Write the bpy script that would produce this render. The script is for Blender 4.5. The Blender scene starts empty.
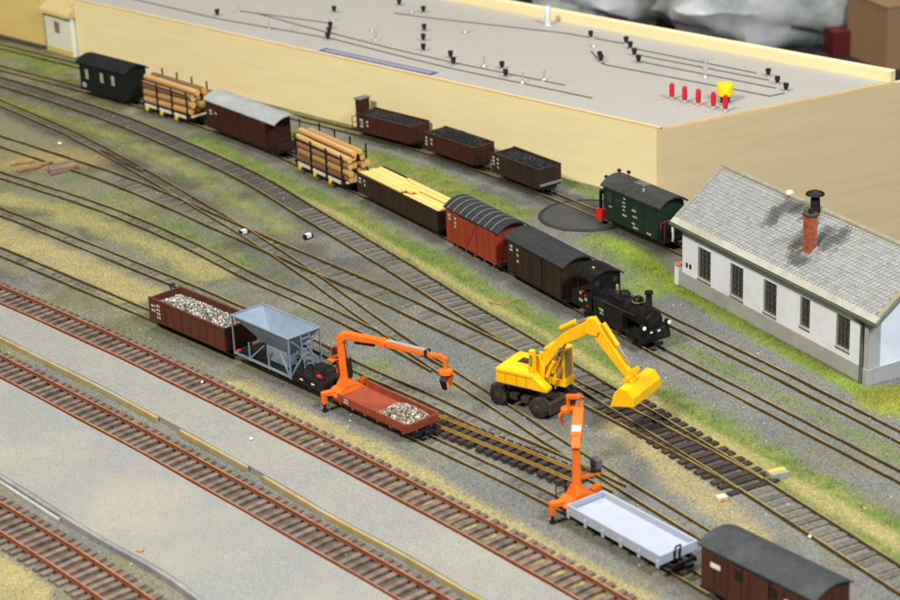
# Model railway yard, authored in millimetres; 1 Blender unit = 100 mm (unit scale 0.1)
import bpy, math, random
import numpy as np
from mathutils import Vector, Matrix, Quaternion

S = 0.01
random.seed(7)
RNG = np.random.default_rng(11)
scene = bpy.context.scene
COL = scene.collection
scene.unit_settings.scale_length = 0.1

# ------------------------------------------------------------------ camera
cam_d = bpy.data.cameras.new('camera')
cam = bpy.data.objects.new('camera', cam_d); COL.objects.link(cam)
cam_d.sensor_width = 36.0
cam_d.lens = 2062 / 900 * 36.0
cam_d.clip_start = 0.05; cam_d.clip_end = 500
PITCH, ROLL, CAMH = math.radians(22), math.radians(2.4), 475
F = Vector((0, math.cos(PITCH), -math.sin(PITCH)))
R0 = Vector((1, 0, 0)); U0 = R0.cross(F)
Rv = R0 * math.cos(ROLL) - U0 * math.sin(ROLL)
Uv = R0 * math.sin(ROLL) + U0 * math.cos(ROLL)
m = Matrix((Rv, Uv, -F)).transposed().to_4x4()
m.translation = Vector((0, 0, CAMH * S))
cam.matrix_world = m
cam_d.dof.use_dof = True
cam_d.dof.focus_distance = 12.1
cam_d.dof.aperture_fstop = 1.8
scene.camera = cam

# ------------------------------------------------------------------ light of the hall: dim surroundings and ceiling lamps
world = bpy.data.worlds.new('World'); scene.world = world; world.use_nodes = True
bg = world.node_tree.nodes['Background']
bg.inputs[0].default_value = (0.86, 0.93, 1.0, 1); bg.inputs[1].default_value = 0.06

def area(name, loc, target, size, size_y, power, color):
    l = bpy.data.lights.new(name, 'AREA'); l.shape = 'RECTANGLE'
    l.size = size; l.size_y = size_y; l.energy = power; l.color = color
    o = bpy.data.objects.new(name, l); COL.objects.link(o)
    o.location = loc
    o.rotation_euler = (Vector(target) - Vector(loc)).to_track_quat('-Z', 'Y').to_euler()
    return o
area('ceiling_lamp', (-11, 1, 17), (-1, 12, 0), 5, 3, 6700, (1.0, 0.93, 0.80))
area('ceiling_lamp', (9, -1, 15), (1, 12, 0), 5, 3, 5200, (0.90, 0.95, 1.0))
area('ceiling_lamp', (2, 19, 22), (0, 12, 0), 5, 3, 2900, (1.0, 0.97, 0.92))

vs = scene.view_settings
vs.view_transform = 'Standard'; vs.look = 'None'; vs.exposure = -0.22; vs.gamma = 1.0
vs.use_curve_mapping = False
scene.render.engine = 'CYCLES'
scene.cycles.use_denoising = True
scene.cycles.max_bounces = 6

# ------------------------------------------------------------------ materials
def lin(c):
    out = []
    for x in c[:3]:
        x /= 255.0
        out.append(x / 12.92 if x <= 0.04045 else ((x + 0.055) / 1.055) ** 2.4)
    return (*out, 1.0)

MATS = {}
def mat(name, rgb, rough=0.7, metal=0.0, var=0.12, scale=30.0, bump=0.0, bscale=None, dirt=None, dirt_amt=0.4, dscale=6.0, stretch=(1, 1, 1), rand=0.0, spec=0.4):
    if name in MATS: return MATS[name]
    M = bpy.data.materials.new(name); M.use_nodes = True
    nt = M.node_tree; N = nt.nodes; K = nt.links
    b = N['Principled BSDF']
    b.inputs['Roughness'].default_value = rough; b.inputs['Metallic'].default_value = metal
    b.inputs['Specular IOR Level'].default_value = spec
    tc = N.new('ShaderNodeTexCoord'); mp = N.new('ShaderNodeMapping'); mp.inputs['Scale'].default_value = stretch
    K.new(tc.outputs['Object'], mp.inputs['Vector'])
    n1 = N.new('ShaderNodeTexNoise'); n1.inputs['Scale'].default_value = scale; n1.inputs['Detail'].default_value = 5
    K.new(mp.outputs[0], n1.inputs['Vector'])
    mr = N.new('ShaderNodeMapRange'); mr.inputs['To Min'].default_value = 1 - var * 2; mr.inputs['To Max'].default_value = 1 + var * 2
    mr.inputs['From Min'].default_value = 0.2; mr.inputs['From Max'].default_value = 0.8
    K.new(n1.outputs[0], mr.inputs['Value'])
    hsv = N.new('ShaderNodeHueSaturation'); hsv.inputs['Color'].default_value = lin(rgb)
    val = mr.outputs[0]
    if rand:
        oi = N.new('ShaderNodeObjectInfo')
        r2 = N.new('ShaderNodeMapRange'); r2.inputs['To Min'].default_value = 1 - rand; r2.inputs['To Max'].default_value = 1 + rand
        K.new(oi.outputs['Random'], r2.inputs['Value'])
        mu = N.new('ShaderNodeMath'); mu.operation = 'MULTIPLY'
        K.new(val, mu.inputs[0]); K.new(r2.outputs[0], mu.inputs[1]); val = mu.outputs[0]
    K.new(val, hsv.inputs['Value'])
    col = hsv.outputs[0]
    if dirt:
        n2 = N.new('ShaderNodeTexNoise'); n2.inputs['Scale'].default_value = dscale; n2.inputs['Detail'].default_value = 8; n2.inputs['Roughness'].default_value = 0.65
        K.new(mp.outputs[0], n2.inputs['Vector'])
        m2 = N.new('ShaderNodeMapRange'); m2.inputs['From Min'].default_value = 0.45; m2.inputs['From Max'].default_value = 0.72
        m2.inputs['To Max'].default_value = dirt_amt
        K.new(n2.outputs[0], m2.inputs['Value'])
        mx = N.new('ShaderNodeMix'); mx.data_type = 'RGBA'
        K.new(m2.outputs[0], mx.inputs['Factor']); K.new(col, mx.inputs['A']); mx.inputs['B'].default_value = lin(dirt)
        col = mx.outputs['Result']
    K.new(col, b.inputs['Base Color'])
    if bump:
        n3 = N.new('ShaderNodeTexNoise'); n3.inputs['Scale'].default_value = bscale or scale * 2; n3.inputs['Detail'].default_value = 4
        K.new(mp.outputs[0], n3.inputs['Vector'])
        bp = N.new('ShaderNodeBump'); bp.inputs['Strength'].default_value = bump; bp.inputs['Distance'].default_value = 0.004
        K.new(n3.outputs[0], bp.inputs['Height']); K.new(bp.outputs[0], b.inputs['Normal'])
    MATS[name] = M
    return M

def attr_mat(name, rough=0.9, layer='Col', var=0.1, scale=60, translucent=0.0):
    M = bpy.data.materials.new(name); M.use_nodes = True
    N = M.node_tree.nodes; K = M.node_tree.links; b = N['Principled BSDF']
    b.inputs['Roughness'].default_value = rough; b.inputs['Specular IOR Level'].default_value = 0.2
    a = N.new('ShaderNodeVertexColor'); a.layer_name = layer
    K.new(a.outputs[0], b.inputs['Base Color'])
    return M

# ------------------------------------------------------------------ mesh building
class MB:
    def __init__(s): s.v = []; s.f = []
    def add(s, vs, fs):
        o = len(s.v); s.v += [tuple(p) for p in vs]; s.f += [tuple(i + o for i in f) for f in fs]; return s
    def box(s, x0, x1, y0, y1, z0, z1):
        return s.add([(x0, y0, z0), (x1, y0, z0), (x1, y1, z0), (x0, y1, z0), (x0, y0, z1), (x1, y0, z1), (x1, y1, z1), (x0, y1, z1)],
                     [(0, 3, 2, 1), (4, 5, 6, 7), (0, 1, 5, 4), (1, 2, 6, 5), (2, 3, 7, 6), (3, 0, 4, 7)])
    def hexa(s, bot, top):
        return s.add(list(bot) + list(top), [(0, 3, 2, 1), (4, 5, 6, 7), (0, 1, 5, 4), (1, 2, 6, 5), (2, 3, 7, 6), (3, 0, 4, 7)])
    def prism(s, poly, axis, a, b):
        n = len(poly)
        def P(u, v, t): return (t, u, v) if axis == 'x' else ((u, t, v) if axis == 'y' else (u, v, t))
        vs = [P(u, v, a) for u, v in poly] + [P(u, v, b) for u, v in poly]
        fs = [tuple(range(n))[::-1], tuple(range(n, 2 * n))] + [(i, (i + 1) % n, n + (i + 1) % n, n + i) for i in range(n)]
        if axis == 'y': fs = [f[::-1] for f in fs]
        return s.add(vs, fs)
    def beam(s, p0, p1, w, h, w1=None, h1=None, up=(0, 0, 1)):
        p0, p1 = Vector(p0), Vector(p1); d = (p1 - p0).normalized(); u = Vector(up)
        if abs(d.dot(u)) > 0.99: u = Vector((1, 0, 0))
        r = d.cross(u).normalized(); u = r.cross(d)
        w1 = w if w1 is None else w1; h1 = h if h1 is None else h1
        def ring(p, a, b): return [p - r * a / 2 - u * b / 2, p + r * a / 2 - u * b / 2, p + r * a / 2 + u * b / 2, p - r * a / 2 + u * b / 2]
        return s.add(ring(p0, w, h) + ring(p1, w1, h1), [(0, 1, 2, 3)[::-1], (4, 5, 6, 7), (0, 1, 5, 4), (1, 2, 6, 5), (2, 3, 7, 6), (3, 0, 4, 7)])
    def cyl(s, p0, p1, r0, r1=None, n=12):
        p0, p1 = Vector(p0), Vector(p1); r1 = r0 if r1 is None else r1
        d = (p1 - p0).normalized(); u = Vector((0, 0, 1)) if abs(d.z) < 0.95 else Vector((1, 0, 0))
        a = d.cross(u).normalized(); b = d.cross(a)
        vs = []
        for p, r in ((p0, r0), (p1, r1)):
            vs += [p + (a * math.cos(t) + b * math.sin(t)) * r for t in (2 * math.pi * i / n for i in range(n))]
        return s.add(vs, [tuple(range(n)), tuple(range(n, 2 * n))[::-1]] + [(i, n + i, n + (i + 1) % n, (i + 1) % n) for i in range(n)])
    def tube(s, pts, r, n=6):
        for a, b in zip(pts, pts[1:]): s.cyl(a, b, r, n=n)
        return s
    def lathe(s, prof, base, n=16, axis='z'):
        vs = []
        for r, z in prof:
            for i in range(n):
                t = 2 * math.pi * i / n
                vs.append((base[0] + r * math.cos(t), base[1] + r * math.sin(t), base[2] + z) if axis == 'z' else (base[0] + z, base[1] + r * math.cos(t), base[2] + r * math.sin(t)))
        k = len(prof)
        fs = [(j * n + i, j * n + (i + 1) % n, (j + 1) * n + (i + 1) % n, (j + 1) * n + i) for j in range(k - 1) for i in range(n)]
        fs += [tuple(range(n))[::-1], tuple(range((k - 1) * n, k * n))]
        return s.add(vs, fs)
    def mesh(s, name, smooth=False):
        me = bpy.data.meshes.new(name)
        me.from_pydata([(x * S, y * S, z * S) for x, y, z in s.v], [], s.f)
        if smooth: me.polygons.foreach_set('use_smooth', [True] * len(me.polygons))
        me.update(); return me
    def build(s, name, M, parent=None, bevel=0, smooth=False, loc=None):
        me = s.mesh(name, smooth); me.materials.append(M)
        o = bpy.data.objects.new(name, me); COL.objects.link(o)
        if parent: o.parent = parent
        if loc: o.location = Vector(loc) * S
        if bevel:
            bv = o.modifiers.new('bevel', 'BEVEL'); bv.width = bevel * S; bv.segments = 2; bv.limit_method = 'ANGLE'; bv.angle_limit = math.radians(40)
        if smooth:
            try:
                me.set_sharp_from_angle(angle=math.radians(38))
            except Exception: pass
        return o

def tag(o, label, cat, group=None, kind=None):
    o['label'] = label; o['category'] = cat
    if group: o['group'] = group
    if kind: o['kind'] = kind
    return o
def thing(name, label, cat, loc=(0, 0, 0), head=0.0, group=None):
    o = bpy.data.objects.new(name, None); COL.objects.link(o); o.empty_display_size = 0.05
    o.location = Vector(loc) * S; o.rotation_euler = (0, 0, math.radians(head))
    return tag(o, label, cat, group)
def inst(src, parent, loc, rotz=0.0, name=None):
    o = bpy.data.objects.new(name or src.name.split('.')[0], src.data); COL.objects.link(o)
    o.parent = parent; o.location = Vector(loc) * S; o.rotation_euler = (0, 0, rotz); return o

# ------------------------------------------------------------------ paths (mm, seen from above)
def resample(pts, step=2.0, smooth=45.0):
    p = np.array(pts, float)
    q = np.vstack([2 * p[0] - p[1], p, 2 * p[-1] - p[-2]])
    out = []
    for i in range(1, len(q) - 2):
        t = np.linspace(0, 1, 40, endpoint=False)[:, None]
        a, b, c, d = q[i - 1], q[i], q[i + 1], q[i + 2]
        out.append(0.5 * (2 * b + (c - a) * t + (2 * a - 5 * b + 4 * c - d) * t ** 2 + (3 * b - a - 3 * c + d) * t ** 3))
    out = np.vstack(out + [p[-1:]])
    def even(o):
        s = np.r_[0, np.cumsum(np.linalg.norm(np.diff(o, axis=0), axis=1))]
        t = np.arange(0, s[-1], step)
        return np.stack([np.interp(t, s, o[:, k]) for k in (0, 1)], 1)
    out = even(out)
    k = int(smooth / step)
    if k > 1:
        w = np.hanning(2 * k + 1); w /= w.sum()
        pad = np.vstack([2 * out[0] - out[k:0:-1], out, 2 * out[-1] - out[-2:-k - 2:-1]])
        out = np.stack([np.convolve(pad[:, j], w, 'valid') for j in (0, 1)], 1)
    return even(out)
def normals(p):
    d = np.gradient(p, axis=0); d /= np.linalg.norm(d, axis=1)[:, None]
    return np.stack([-d[:, 1], d[:, 0]], 1), d
def offset(p, k): return p + normals(p)[0] * k
def in_view(x, y, mg=35):
    return x > -212 - (y - 828) * .187 - mg and x < 194 + (y - 795) * .218 + mg and y > 790 - mg

RAW = {
 'A': [(-332, 1260), (-283, 1210), (-223, 1146), (-174, 1092), (-88, 992), (-9, 896), (52, 818), (77, 783)],
 'B': [(-307, 1146), (-262, 1096), (-206, 1033), (-155, 975), (-72, 876), (-19, 812), (7, 779)],
 'C': [(-265, 948), (-226, 907), (-167, 839), (-125, 786)],
 'N1': [(-351, 1349), (-299, 1294), (-186, 1172), (-86, 1061), (-14, 977), (41, 911), (76, 864), (108, 819), (137, 775)],
 'N2': [(-368, 1430), (-314, 1375), (-292, 1352), (-173, 1222), (-135, 1178), (-82, 1114), (-56, 1078), (-19, 1036), (8, 1002), (26, 979), (46, 956), (66, 932), (82, 911)],
 'N3': [(-386, 1513), (-330, 1459), (-243, 1375), (-179, 1300), (-124, 1224), (-93, 1187), (-61, 1145), (-30, 1103), (-7, 1067)],
 'N4': [(-404, 1599), (-345, 1543), (-279, 1476), (-240, 1436), (-197, 1384), (-159, 1335), (-123, 1289), (-76, 1230), (-51, 1199), (-17, 1153), (28, 1091), (74, 1022), (120, 953), (147, 909)],
 'N5': [(-443, 1782), (-378, 1717), (-326, 1664), (-257, 1586), (-202, 1513), (-142, 1428), (-94, 1343), (-31, 1231), (9, 1157), (45, 1095), (80, 1031), (125, 950), (149, 906), (191, 826), (216, 778)],
 'N7': [(-434, 1739), (-366, 1652), (-303, 1571), (-263, 1513), (-235, 1470), (-202, 1418), (-173, 1370), (-140, 1317), (-88, 1225), (-65, 1180), (-46, 1144), (-19, 1093), (8, 1045), (30, 1008), (50, 972), (72, 935), (94, 899), (114, 866), (134, 833), (150, 806)],
 'R1': [(107, 1165), (131, 1124), (184, 1037), (229, 959), (251, 921)],
 'N8': [(-453, 1828), (-387, 1763), (-344, 1722), (-269.5, 1651), (-212, 1591), (-142, 1508), (-81.5, 1418), (-24, 1330), (23.7, 1249), (61.7, 1184), (100, 1114), (120, 1079), (173, 992), (218, 917), (241, 879)],
 'N9': [(-468, 1898), (-400, 1837), (-321, 1763), (-200, 1652), (-37, 1499.5), (11, 1445), (57.6, 1385), (98, 1324), (128.5, 1278), (158, 1228)],
}
PATH = {k: resample(v) for k, v in RAW.items()}
def place(key, xy):
    """point of a path nearest to xy, and the heading there in degrees"""
    p = PATH[key]; i = int(np.argmin(((p - np.array(xy)) ** 2).sum(1)))
    a, b = p[max(i - 8, 0)], p[min(i + 8, len(p) - 1)]
    return (float(p[i][0]), float(p[i][1])), math.degrees(math.atan2(b[1] - a[1], b[0] - a[0]))

# ------------------------------------------------------------------ value noise for ground cover
def vnoise(x, y, cell, seed):
    r = np.random.default_rng(seed); g = r.random((256, 256))
    u, v = x / cell + 1000, y / cell + 1000
    i, j = np.floor(u).astype(int), np.floor(v).astype(int); fu, fv = u - i, v - j
    fu = fu * fu * (3 - 2 * fu); fv = fv * fv * (3 - 2 * fv)
    i %= 255; j %= 255
    return (g[i, j] * (1 - fu) + g[i + 1, j] * fu) * (1 - fv) + (g[i, j + 1] * (1 - fu) + g[i + 1, j + 1] * fu) * fv
def fbm(x, y, cell, seed):
    return (vnoise(x, y, cell, seed) * .5 + vnoise(x, y, cell / 2.1, seed + 1) * .28 + vnoise(x, y, cell / 4.3, seed + 2) * .22)
def pdist(x, y, pts):
    d = np.full(x.shape, 1e9)
    for (ax, ay), (bx, by) in zip(pts, pts[1:]):
        vx, vy = bx - ax, by - ay; l2 = vx * vx + vy * vy
        t = np.clip(((x - ax) * vx + (y - ay) * vy) / l2, 0, 1)
        d = np.minimum(d, np.hypot(x - ax - t * vx, y - ay - t * vy))
    return d
def sm(d, a, b):
    t = np.clip((d - a) / (b - a), 0, 1); return 1 - t * t * (3 - 2 * t)

G = {
 'grassN58': [(-190, 1515), (-150, 1452), (-111, 1392), (-73, 1339), (-31, 1265), (13, 1186), (54, 1118), (92, 1046), (111, 1011), (129, 980), (154, 937), (181, 891), (215, 830)],
 'lime': [(110, 1262), (128, 1222), (140, 1183), (176, 1108), (203, 1053), (222, 1018), (232, 1000)],
 'sandA': [(-125, 1057), (-83, 1007), (-40, 961), (-4, 909), (46, 843), (79, 803), (110, 760)],
 'sandN12': [(-350, 1382), (-334, 1367), (-305, 1329), (-256, 1279), (-194, 1206)],
 'sandN23': [(-320, 1408), (-280, 1382), (-239, 1341), (-184, 1280), (-150, 1235)],
 'coalgrass': [(-120, 1530), (-47, 1455), (-14, 1415), (22, 1362), (45, 1325)],
 'sandright': [(88, 985), (104, 945), (127, 890), (140, 860)],
 'greenR1': [(128, 1100), (153, 1060), (185, 1005), (221, 942), (240, 905)],
 'locograss': [(100, 1268), (116, 1240), (128, 1205), (120, 1180)],
 'upleft': [(-420, 1800), (-352, 1742), (-300, 1690), (-215, 1610), (-150, 1540)],
 'upleft2': [(-400, 1690), (-330, 1625), (-270, 1560), (-215, 1490), (-160, 1405), (-110, 1315)],
 'wallgrass': [(-150, 1612), (-60, 1535), (60, 1422), (120, 1352), (140, 1330)],
 'backleft': [(-430, 1862), (-360, 1790), (-330, 1755)],
 'n34': [(-240, 1404), (-200, 1345), (-160, 1290), (-130, 1250)],
}
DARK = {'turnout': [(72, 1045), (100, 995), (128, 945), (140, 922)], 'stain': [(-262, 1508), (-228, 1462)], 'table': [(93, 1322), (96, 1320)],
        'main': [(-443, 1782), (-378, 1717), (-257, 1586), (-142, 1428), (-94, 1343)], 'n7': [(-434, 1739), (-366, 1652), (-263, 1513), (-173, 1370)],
        'coal': [(-37, 1499), (11, 1445), (57, 1385), (100, 1322), (140, 1258)], 'exc_shadow': [(40, 1040), (70, 1005)], 'locot': [(92, 1340), (130, 1262)]}  # the excavator entry paints its shadow into the ground colour

def cover(x, y):
    n1 = fbm(x, y, 26, 3); n2 = fbm(x, y, 11, 9); n3 = fbm(x, y, 60, 21)
    w = (n1 - .5) * 16 + (n2 - .5) * 8
    Z = np.zeros_like(x)
    green = sm(pdist(x, y, G['grassN58']) + w, 12, 26) * .95
    green = np.maximum(green, sm(pdist(x, y, G['coalgrass']) + w, 10, 22))
    green = np.maximum(green, sm(pdist(x, y, G['greenR1']) + w, 6, 20) * .55)
    green = np.maximum(green, sm(pdist(x, y, G['upleft']) + w, 3, 15) * .8)
    green = np.maximum(green, sm(pdist(x, y, G['upleft2']) + w * 1.4, 2, 18) * .62)
    green = np.maximum(green, sm(pdist(x, y, G['n34']) + w * 1.3, 0, 12) * .6)
    green = np.maximum(green, sm(pdist(x, y, G['wallgrass']) + w, 4, 12) * .8)
    green = np.maximum(green, sm(pdist(x, y, G['backleft']) + w, 6, 18) * .9)
    green = np.maximum(green, sm(pdist(x, y, G['locograss']) + w, 10, 22) * .7)
    green = np.maximum(green, sm(pdist(x, y, G['sandN23']) + w * 1.5, 6, 24) * .45)
    green = np.maximum(green, sm(np.hypot(x + 45, y - 1075) + w, 6, 20) * .55)
    lime = sm(pdist(x, y, G['lime']) + w * .4, 5, 9)
    lime = np.maximum(lime, sm(np.hypot(x - 236, y - 1004) + w * .5, 14, 26))
    lime = np.maximum(lime, sm(pdist(x, y, G['locograss']) + w, 4, 14) * .4)
    sand = sm(np.abs(pdist(x, y, G['grassN58'])) + w * .3 - np.clip((1100 - y) / 60, 0, 1) * 2.2, .5, 5.5)
    sand = np.maximum(sand, sm(pdist(x, y, G['sandA']) + w * .5, 9, 16))
    sand = np.maximum(sand, sm(pdist(x, y, G['sandN12']) + w * .6, 9, 20))
    sand = np.maximum(sand, sm(pdist(x, y, G['sandN23']) + w * 1.2, 3, 16) * .8)
    sand = np.maximum(sand, sm(pdist(x, y, G['sandright']) + w * .6, 4, 14) * .9)
    sand = np.maximum(sand, sm(pdist(x, y, G['upleft2']) + w * 1.6, -3, 8) * .5)
    sand = np.maximum(sand, sm(np.hypot((x + 300) * .6, y - 1495) + w * 1.2, 14, 40) * .75)
    sand = np.maximum(sand, ((x < -190) & (y < 905 - (x + 226) * 1.13 - 24)).astype(float))
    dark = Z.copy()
    for k, (a, b, s) in {'turnout': (8, 17, .8), 'stain': (4, 15, .95), 'main': (8, 15, .6), 'n7': (6, 16, .6), 'coal': (10, 17, .7), 'exc_shadow': (6, 30, .45), 'locot': (8, 18, .5)}.items():
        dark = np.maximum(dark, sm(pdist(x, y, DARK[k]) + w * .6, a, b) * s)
    brown = sm(np.hypot((x + 300) * .6, y - 1490) + w, 18, 45) * .6
    brown = np.maximum(brown, sm(pdist(x, y, DARK['n7']) + w * 1.5, 4, 20) * .55)
    brown = np.maximum(brown, sm(np.hypot(x - 74, y - 1335) + w, 14, 26) * .4)
    # trodden ballast along the narrow tracks keeps the grass away
    clear = Z.copy()
    for k in ('N8', 'N5', 'R1'):
        q = PATH[k][::12]
        clear = np.maximum(clear, sm(pdist(x, y, q) + w * .3, 8, 13))
    green = green * (1 - clear * .9)
    sand = sand * (1 - clear * .8)
    lime = lime * (1 - clear)
    return np.clip(green, 0, 1), np.clip(sand, 0, 1), np.clip(dark, 0, 1), np.clip(lime, 0, 1), np.clip(brown, 0, 1), n1, n2, n3

def mixc(base, col, f): return base * (1 - f[..., None]) + np.array(lin(col)[:3]) * f[..., None]
def cover_colour(x, y, fine=1.0):
    g, s, d, l, b, n1, n2, n3 = cover(x, y)
    c = np.broadcast_to(np.array(lin((110, 111, 109))[:3]), x.shape + (3,)).copy()
    c = mixc(c, (124, 123, 114), np.clip((n3 - .4) * 2, 0, .8))
    c = mixc(c, (116, 112, 84), np.clip((n1 - .48) * 1.6, 0, .55))
    c = mixc(c, (126, 122, 84), np.clip(.75 - (x + 330) / 420, 0, .6) * np.clip((n1 + n3 - .55) * 1.5, 0, 1))
    c = mixc(c, (96, 104, 62), np.clip((fbm(x, y, 34, 63) - .5) * 3.0, 0, .5) * np.clip((y - 1020) / 160, 0, 1) * np.clip((20 - x) / 120, 0, 1))
    c = mixc(c, (58, 57, 54), np.clip((fbm(x, y, 46, 91) - .5) * 3, 0, .5) * np.clip((y - 1080) / 200, 0, 1))
    c = mixc(c, (104, 88, 64), b)
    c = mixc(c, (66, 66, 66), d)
    for k_ in 'ABC': c = mixc(c, (86, 64, 52), sm(pdist(x, y, PATH[k_][::12]) + (n2 - .5) * 4, 6, 10) * .75)  # rust dust tint that also paints the shadowed sleeper gaps into the ground
    gcol = mixc(np.broadcast_to(np.array(lin((98, 118, 56))[:3]), c.shape).copy(), (132, 132, 74), np.clip((n2 - .35) * 2, 0, 1))
    c = c * (1 - g[..., None]) + gcol * g[..., None]
    c = mixc(c, (166, 152, 104), s * (.6 + .28 * np.clip(n2 * 2 - .5, 0, 1)))
    c = mixc(c, (130, 152, 48), l * (.62 + .3 * n2))
    m_ = sm(np.hypot(x - 238, y - 1004) + (n1 - .5) * 14, 8, 26)
    c = mixc(c, (142, 134, 52), m_ * .65)
    return c, g, s, d, l, b

def ground_z(x, y):
    z = (fbm(x, y, 30, 40) - .5) * 1.2 + (fbm(x, y, 5, 44) - .5) * .5
    z += 7 * np.exp(-(((x - 250) / 16) ** 2 + ((y - 1004) / 14) ** 2))
    near = np.full(x.shape, 0.0)
    return z - .2 + near
EDGE = [(165, 1345), (226, 1230), (312, 1070), (330, 1030)]    # rear edge of the layout behind the shed

# ------------------------------------------------------------------ ground
def make_ground():
    step = 3.0
    xs = np.arange(-560, 340 + step, step); ys = np.arange(690, 1990 + step, step)
    X, Y = np.meshgrid(xs, ys)
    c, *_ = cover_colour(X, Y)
    Zg = ground_z(X, Y)
    ny, nx = X.shape
    V = np.stack([X, Y, Zg], -1).reshape(-1, 3) * S
    idx = np.arange(ny * nx).reshape(ny, nx)
    q = np.stack([idx[:-1, :-1], idx[:-1, 1:], idx[1:, 1:], idx[1:, :-1]], -1).reshape(-1, 4)
    cx, cy = X[:-1, :-1].ravel() + step / 2, Y[:-1, :-1].ravel() + step / 2
    # the board ends behind the shed and behind the plywood fronts
    ex = np.interp(cy, [e[1] for e in EDGE][::-1], [e[0] for e in EDGE][::-1])
    keep = (cx < ex) & ((cx - 149) * .693 + (cy - 1339) * .721 < 8)
    q = q[keep]
    me = bpy.data.meshes.new('ground')
    me.vertices.add(len(V)); me.vertices.foreach_set('co', V.ravel())
    me.loops.add(q.size); me.loops.foreach_set('vertex_index', q.ravel())
    me.polygons.add(len(q)); me.polygons.foreach_set('loop_start', np.arange(0, q.size, 4)); me.polygons.foreach_set('use_smooth', np.ones(len(q), bool))
    me.update(); me.validate()
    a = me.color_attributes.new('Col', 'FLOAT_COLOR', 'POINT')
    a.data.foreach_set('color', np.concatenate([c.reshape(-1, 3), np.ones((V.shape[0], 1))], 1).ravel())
    o = bpy.data.objects.new('ground', me); COL.objects.link(o); o['kind'] = 'structure'
    o['label'] = 'grey ballast ground of the layout with sand and grass strips'; o['category'] = 'ground'
    M = bpy.data.materials.new('ground_cover'); M.use_nodes = True
    N = M.node_tree.nodes; K = M.node_tree.links; b = N['Principled BSDF']
    b.inputs['Roughness'].default_value = .95; b.inputs['Specular IOR Level'].default_value = .15
    at = N.new('ShaderNodeVertexColor'); at.layer_name = 'Col'
    tc = N.new('ShaderNodeTexCoord')
    n = N.new('ShaderNodeTexNoise'); n.inputs['Scale'].default_value = 95; n.inputs['Detail'].default_value = 3; K.new(tc.outputs['Object'], n.inputs['Vector'])
    vo = N.new('ShaderNodeTexVoronoi'); vo.inputs['Scale'].default_value = 125; K.new(tc.outputs['Object'], vo.inputs['Vector'])
    sp = N.new('ShaderNodeSeparateColor'); K.new(vo.outputs['Color'], sp.inputs[0])
    mr = N.new('ShaderNodeMapRange'); mr.inputs['To Min'].default_value = .76; mr.inputs['To Max'].default_value = 1.22; K.new(sp.outputs[0], mr.inputs['Value'])
    m2 = N.new('ShaderNodeMapRange'); m2.inputs['From Min'].default_value = .3; m2.inputs['From Max'].default_value = .7; m2.inputs['To Min'].default_value = .75; m2.inputs['To Max'].default_value = 1.25; K.new(n.outputs[0], m2.inputs['Value'])
    mu = N.new('ShaderNodeMath'); mu.operation = 'MULTIPLY'; K.new(mr.outputs[0], mu.inputs[0]); K.new(m2.outputs[0], mu.inputs[1])
    h = N.new('ShaderNodeHueSaturation'); K.new(at.outputs[0], h.inputs['Color']); K.new(mu.outputs[0], h.inputs['Value']); K.new(h.outputs[0], b.inputs['Base Color'])
    bp = N.new('ShaderNodeBump'); bp.inputs['Strength'].default_value = .7; bp.inputs['Distance'].default_value = .006; K.new(vo.outputs['Distance'], bp.inputs['Height']); K.new(bp.outputs[0], b.inputs['Normal'])
    me.materials.append(M)
make_ground()

M_FLOOR = mat('hall_floor', (46, 44, 46), .8, var=.15, scale=2)
fl = MB().box(-6000, 6000, -1500, 9000, -760, -750).build('floor', M_FLOOR); fl['kind'] = 'structure'; fl['label'] = 'dark floor of the hall under the layout'; fl['category'] = 'floor'

# ------------------------------------------------------------------ scattered ballast and grass
def scatter_ok(x, y):
    ex = np.interp(y, [e[1] for e in EDGE][::-1], [e[0] for e in EDGE][::-1])
    ok = (x > -235 - (y - 828) * .187) & (x < 215 + (y - 795) * .218) & (x < ex - 2) & ((x - 149) * .693 + (y - 1339) * .721 < -3)
    # not inside the shed
    hx, hy = .4617, -.887; nx_, ny_ = .887, .4617
    a = (x - 144) * hx + (y - 1184) * hy; bb = (x - 144) * nx_ + (y - 1184) * ny_
    return ok & ~((a > -2) & (a < 182) & (bb > -1.5) & (bb < 72)) & (np.hypot(x - 95, y - 1321) > 25)

def soup(name, tri_v, cols, k, M, label, cat):
    me = bpy.data.meshes.new(name); nv = len(tri_v)
    me.vertices.add(nv); me.vertices.foreach_set('co', (tri_v * S).ravel())
    return me

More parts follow.
